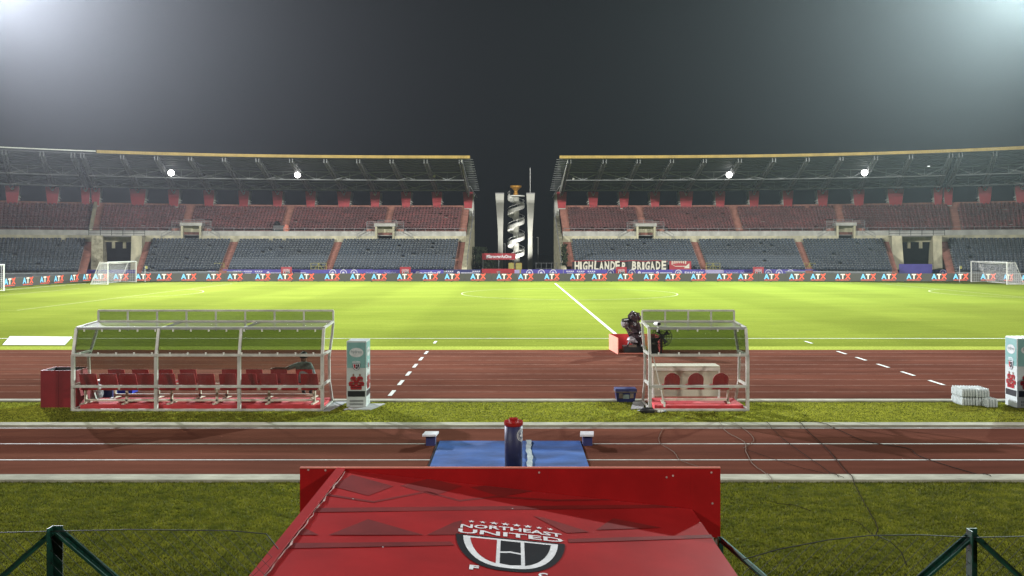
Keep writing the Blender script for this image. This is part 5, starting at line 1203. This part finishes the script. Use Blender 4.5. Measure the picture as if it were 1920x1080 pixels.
# on the sheet: painted-in shadow bands, dark triangles and diamonds, and the printed crest
def pr(pts, h=.0035): return [(x, y, RZ(x) + h) for x, y in pts]
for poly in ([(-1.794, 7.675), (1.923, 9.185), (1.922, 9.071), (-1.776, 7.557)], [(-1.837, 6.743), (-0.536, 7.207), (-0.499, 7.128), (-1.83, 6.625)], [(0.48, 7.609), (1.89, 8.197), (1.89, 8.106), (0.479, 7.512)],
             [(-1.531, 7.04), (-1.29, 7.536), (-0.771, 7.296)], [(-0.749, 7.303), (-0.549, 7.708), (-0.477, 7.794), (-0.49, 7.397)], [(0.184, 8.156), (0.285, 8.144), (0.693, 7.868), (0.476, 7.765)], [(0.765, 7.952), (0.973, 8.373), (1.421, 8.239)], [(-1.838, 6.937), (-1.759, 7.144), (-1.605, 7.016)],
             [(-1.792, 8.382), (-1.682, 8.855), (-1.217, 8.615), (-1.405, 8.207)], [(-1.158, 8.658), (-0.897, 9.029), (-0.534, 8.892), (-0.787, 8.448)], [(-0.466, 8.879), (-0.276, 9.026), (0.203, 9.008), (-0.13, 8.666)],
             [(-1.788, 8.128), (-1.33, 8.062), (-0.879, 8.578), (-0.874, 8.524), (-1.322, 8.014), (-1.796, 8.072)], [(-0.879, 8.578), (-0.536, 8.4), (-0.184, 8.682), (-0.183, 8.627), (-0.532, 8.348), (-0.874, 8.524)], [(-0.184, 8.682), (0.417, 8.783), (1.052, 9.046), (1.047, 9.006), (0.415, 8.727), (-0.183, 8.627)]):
    m = MB(); m.add(pr(poly), [tuple(range(len(poly)))]); T.part('shade_pattern', m, 'shadepattern')
CX, CT, CW = -.03, 7.44, .945
T.part('crest', crest_mb(lambda a, b, h: (CX + a * CW, CT + b * .95 + (a * .04), RZ(CX + a * CW) + .0045 + h), .0014), ['ink', 'inkwhite', 'tunnelred'])
for ch, x, y in (('F', -.317, 6.64), ('C', .226, 6.64)): me = text_mesh(ch, .12, .075, .006, plane='XY'); T.part('lettering', to_mb(me, lambda q: Vector((x + q.x, y + q.y, RZ(x + q.x) + .006))), 'inkwhite')
m = MB()
for x, y in ((-1.512, 8.01), (-1.055, 6.861), (-0.015, 8.266), (1.849, 8.5)): v, f = ring(x, y, 0, .008, 6); m.add([(a, b, RZ(a) + .019) for a, b in v], f)
T.part('rivet', m, 'inkwhite')
T = Thing('cross_board', 'wide red board standing across the mouth of the players tunnel', 'board', (0, YB, 0))
zt = 1.585; zb = 0.857
for x0, x1 in ((-2.261, -.9), (-.8995, .35), (.3505, 1.862), (1.862 + .0005, 2.177)): m = MB(); m.box(x0, x1, YB + .005, YB + .03, zb if x1 > 1.9 or x0 < -1.9 else zb, zt); T.part('panel', m, 'boardred')
m = MB(); m.box(-2.261, 2.177, YB, YB + .035, zt, zt + .012); T.part('top_edge', m, M['bayface'])
for x in (-2.216, 0, 2.138): m = MB(); m.beam((x, YB + .06, 0), (x, YB + .06, zt - .02), .05); T.part('post', m, 'metal')
m = MB()
for u, v in ((-2.171, 1.571), (-1.991, 1.566), (0.264, 1.543), (1.609, 1.492), (1.676, 1.509), (2.081, 1.543), (2.092, 1.217)): v_, f = ring(u, v, 0, .012, 6); m.add([(a, YB + .002, b) for a, b in v_], f)
T.part('rivet', m, 'tear')

# ------------------------------------------------------------------ green chain link fence in the foreground
def strut_fence(label, posts, wires, x0, x1, y, flip=1):
    T = Thing('chain_link_fence', label, 'fence', ((x0 + x1) / 2, y, 0))
    for p, h, dx in posts:
        m = MB(); m.box(p - .025, p - .019, y - .025, y + .03, 0, h); m.box(p - .0185, p + .028, y + .024, y + .03, 0, h); T.part('post', m, 'green')
        for s in dx:
            m = MB(); m.beam((p + s[0] * .02, y + .01, h - s[2]), (p + s[0], y + .01, h - s[1] - s[2]), .032, .012); m.beam((p + s[0] * .02, y + .03, h - s[2] + .013), (p + s[0], y + .03, h - s[1] - s[2] + .013), .010, .026); T.part('strut', m, 'green')
    m = MB()
    for pts in wires:
        for a, b in zip(pts, pts[1:]): m.beam(a, b, .004)
    T.part('top_wire', m, 'wire')
    m = MB(); st = .062
    def top(x):
        for pts in wires[:1]:
            for a, b in zip(pts, pts[1:]):
                if a[0] <= x <= b[0]: return a[2] + (b[2] - a[2]) * (x - a[0]) / (b[0] - a[0])
        return 0
    zb = 1.3
    k = x0 - 1.3
    while k < x1 + 1.3:
        for sg in (1, -1):
            prev = None; z = zb; 
            for j in range(45):
                z = zb + j * .031; x = k + sg * (z - zb) * 1.0
                ok = x0 < x < x1 and z <= top(x)
                if ok and prev: m.beam(prev, (x, y + .004 * sg, z), .0016)
                prev = (x, y + .004 * sg, z) if ok else None
        k += st
    T.part('chain_link', m, 'wire', kind='stuff')
fy = 4.2
strut_fence('green strutted chain link fence at the lower left corner', [(-2.263, 2.53, ((-.28, .24, .03), (.30, .25, .03)))],
    [[(-2.65, fy, 2.501), (-2.263, fy, 2.511), (-1.9, fy, 2.519), (-1.4, fy, 2.514), (-1.22, fy, 2.498), (-1.16, fy, 2.422)]], -2.65, -1.17, fy)
strut_fence('green strutted chain link fence at the lower right corner', [(2.265, 2.517, ((-.26, .22, .04), (.27, .24, .04)))],
    [[(1.12, fy, 2.37), (1.3, fy, 2.422), (1.55, fy, 2.469), (1.75, fy, 2.49), (2.0, fy, 2.493), (2.26, fy, 2.48), (2.7, fy, 2.49)],
     [(1.788, fy, 2.49), (1.853, fy, 2.459), (1.906, fy, 2.409), (1.932, fy, 2.343)]], 1.12, 2.7, fy)
T = Thing('corner_post', 'short green fence post and strut at the right end of the cross board', 'fence post', (2.056, 8.5, 0)); px = 2.061
m = MB(); m.box(px - .03, px - .024, 8.47, 8.53, 0, 1.026); m.box(px - .0235, px + .03, 8.524, 8.53, 0, 1.026); T.part('post', m, 'green')
m = MB(); m.beam((px, 8.5, 0.994), (2.261, 7.6, 0.941), .05, .012); T.part('strut', m, 'green'); m = MB(); m.beam((px, 8.5, 1.01), (2.261, 7.6, 0.955), .014, .05); T.part('strut_flange', m, M['teal'])

# ------------------------------------------------------------------ cables lying over the track
def cable(label, pts, r=.011, mt='cable', jig=.02):
    P = []; n = len(pts)
    for i in range(n - 1):
        p0 = Vector(pts[max(i - 1, 0)]); p1 = Vector(pts[i]); p2 = Vector(pts[i + 1]); p3 = Vector(pts[min(i + 2, n - 1)])
        for k in range(8):
            t = k / 8; q = .5 * ((2 * p1) + (p2 - p0) * t + (2 * p0 - 5 * p1 + 4 * p2 - p3) * t * t + (-p0 + 3 * p1 - 3 * p2 + p3) * t ** 3)
            y = q.y; z = .065 if (14.2 < y < 14.65 or 18.63 < y < 19.03 or 21.65 < y < 22) else .02
            P.append((q.x + random.uniform(-jig, jig) * .4, y, z))
    P.append((pts[-1][0], pts[-1][1], .02)); m = MB(); m.tube(P, r * .5, 5); tag(m.build('cable', mt, smooth=True), label, 'cable', 'cables lying across the near track')
cable('thick dark cable running nearly straight from the kerb towards the fence', [(6.391, 19.439, 0), (6.335, 18.909, 0), (6.108, 16.819, 0), (5.923, 15.639, 0), (5.701, 14.411, 0), (5.458, 13.477, 0), (5.247, 12.606, 0), (5.078, 11.931, 0), (4.855, 11.492, 0)], .014)
cable('black cable with a kink, rightmost on the near track', [(6.436, 19.319, 0), (6.918, 18.571, 0), (7.087, 17.285, 0), (7.654, 16.64, 0), (7.599, 16.041, 0), (7.781, 15.257, 0), (8.088, 14.411, 0)], .014)
cable('thin dark cable left of the thick one', [(5.607, 18.967, 0), (5.49, 17.19, 0), (5.49, 15.797, 0), (5.478, 14.345, 0)], .010)
cable('pale cable with a loose loop over the lane line', [(4.538, 18.909, 0), (4.52, 18.035, 0), (4.631, 17.19, 0), (4.453, 16.378, 0), (4.314, 15.407, 0), (4.343, 14.752, 0), (4.289, 14.15, 0)], .011, 'palecable')
cable('thin pale cable bulging beside the loop', [(4.807, 18.852, 0), (4.964, 18.299, 0), (4.878, 17.382, 0), (4.583, 16.819, 0), (4.462, 16.64, 0)], .009, 'palecable')
cable('thin brown cable slanting across two lanes', [(4.498, 16.508, 0), (4.798, 15.797, 0), (5.086, 15.182, 0), (5.336, 14.822, 0), (5.555, 14.312, 0)], .007)
cable('thin pale cable nearest the red cross board', [(3.219, 18.462, 0), (2.988, 17.577, 0), (2.922, 17.003, 0), (3.05, 16.378, 0), (3.055, 15.718, 0), (3.291, 15.22, 0)], .009, 'palecable')
cable('dark cable curving through the near grass', [(3.998, 13.027, 0), (4.247, 12.919, 0), (4.398, 12.657, 0)], .010)
cable('brown cable curving through grass close to the fence', [(4.72, 12.259, 0), (4.873, 12.164, 0), (4.882, 11.818, 0), (4.873, 11.534, 0)], .010)

# ------------------------------------------------------------------ floodlight masts just outside the frame
for (loc, tgt, pw, cone, lc), lab in zip([MASTS[k] for k in (0, 3, 2, 5)], ('floodlight mast beyond the left end of the far stand', 'floodlight mast beyond the right end of the far stand', 'floodlight mast at the near left corner', 'floodlight mast at the near right corner')):
    x, y, z = loc; T = Thing('floodlight_mast', lab, 'floodlight mast', (x, y, 0), 'floodlight masts at the corners')
    m = MB(); bd = (Vector(loc) - Vector(tgt)); bd.z = 0; bd.normalize(); sd = Vector((-bd.y, bd.x, 0)); hc_ = Vector(loc) + bd * 1.9
    px_ = hc_ + bd * .5; m.lathe((px_.x, px_.y, 0), [(.7, 0), (.35, z + 2)], 12); T.part('mast', m, 'metal')
    for q in range(4): m = MB(); m.beam(hc_ - sd * 3 + Vector((0, 0, -2.4 + 1.6 * q)), hc_ + sd * 3 + Vector((0, 0, -2.4 + 1.6 * q)), .12); T.part('crossarm', m, 'metal')
    for q in range(4):
        for w_ in range(5):
            c = hc_ - bd * .15 + sd * (-2.6 + 1.3 * w_) + Vector((0, 0, -2.4 + 1.6 * q)); m = MB(); m.tube([c, c - bd * .3 - Vector((0, 0, .12))], .3, 12, r2=.42); hd = T.part('lamp_housing', m, 'dark')
            m = MB(); m.tube([c - bd * .31 - Vector((0, 0, .124)), c - bd * .33 - Vector((0, 0, .13))], .38, 12); T.part('lens', m, 'mastlens', parent=hd)

# ------------------------------------------------------------------ humid night air
haze = MB(); haze.box(-100, 105, -9, 175, -1.2, 60)
hm = bpy.data.materials.new('night_haze'); hm.use_nodes = True; nt = hm.node_tree; nt.nodes.remove(nt.nodes['Principled BSDF'])
pv = nt.nodes.new('ShaderNodeVolumePrincipled'); pv.inputs['Color'].default_value = (.86, .92, .97, 1); pv.inputs['Density'].default_value = .00021; pv.inputs['Anisotropy'].default_value = .8
nt.links.new(pv.outputs[0], nt.nodes['Material Output'].inputs['Volume'])
haze.build('haze', [hm], kind='stuff')
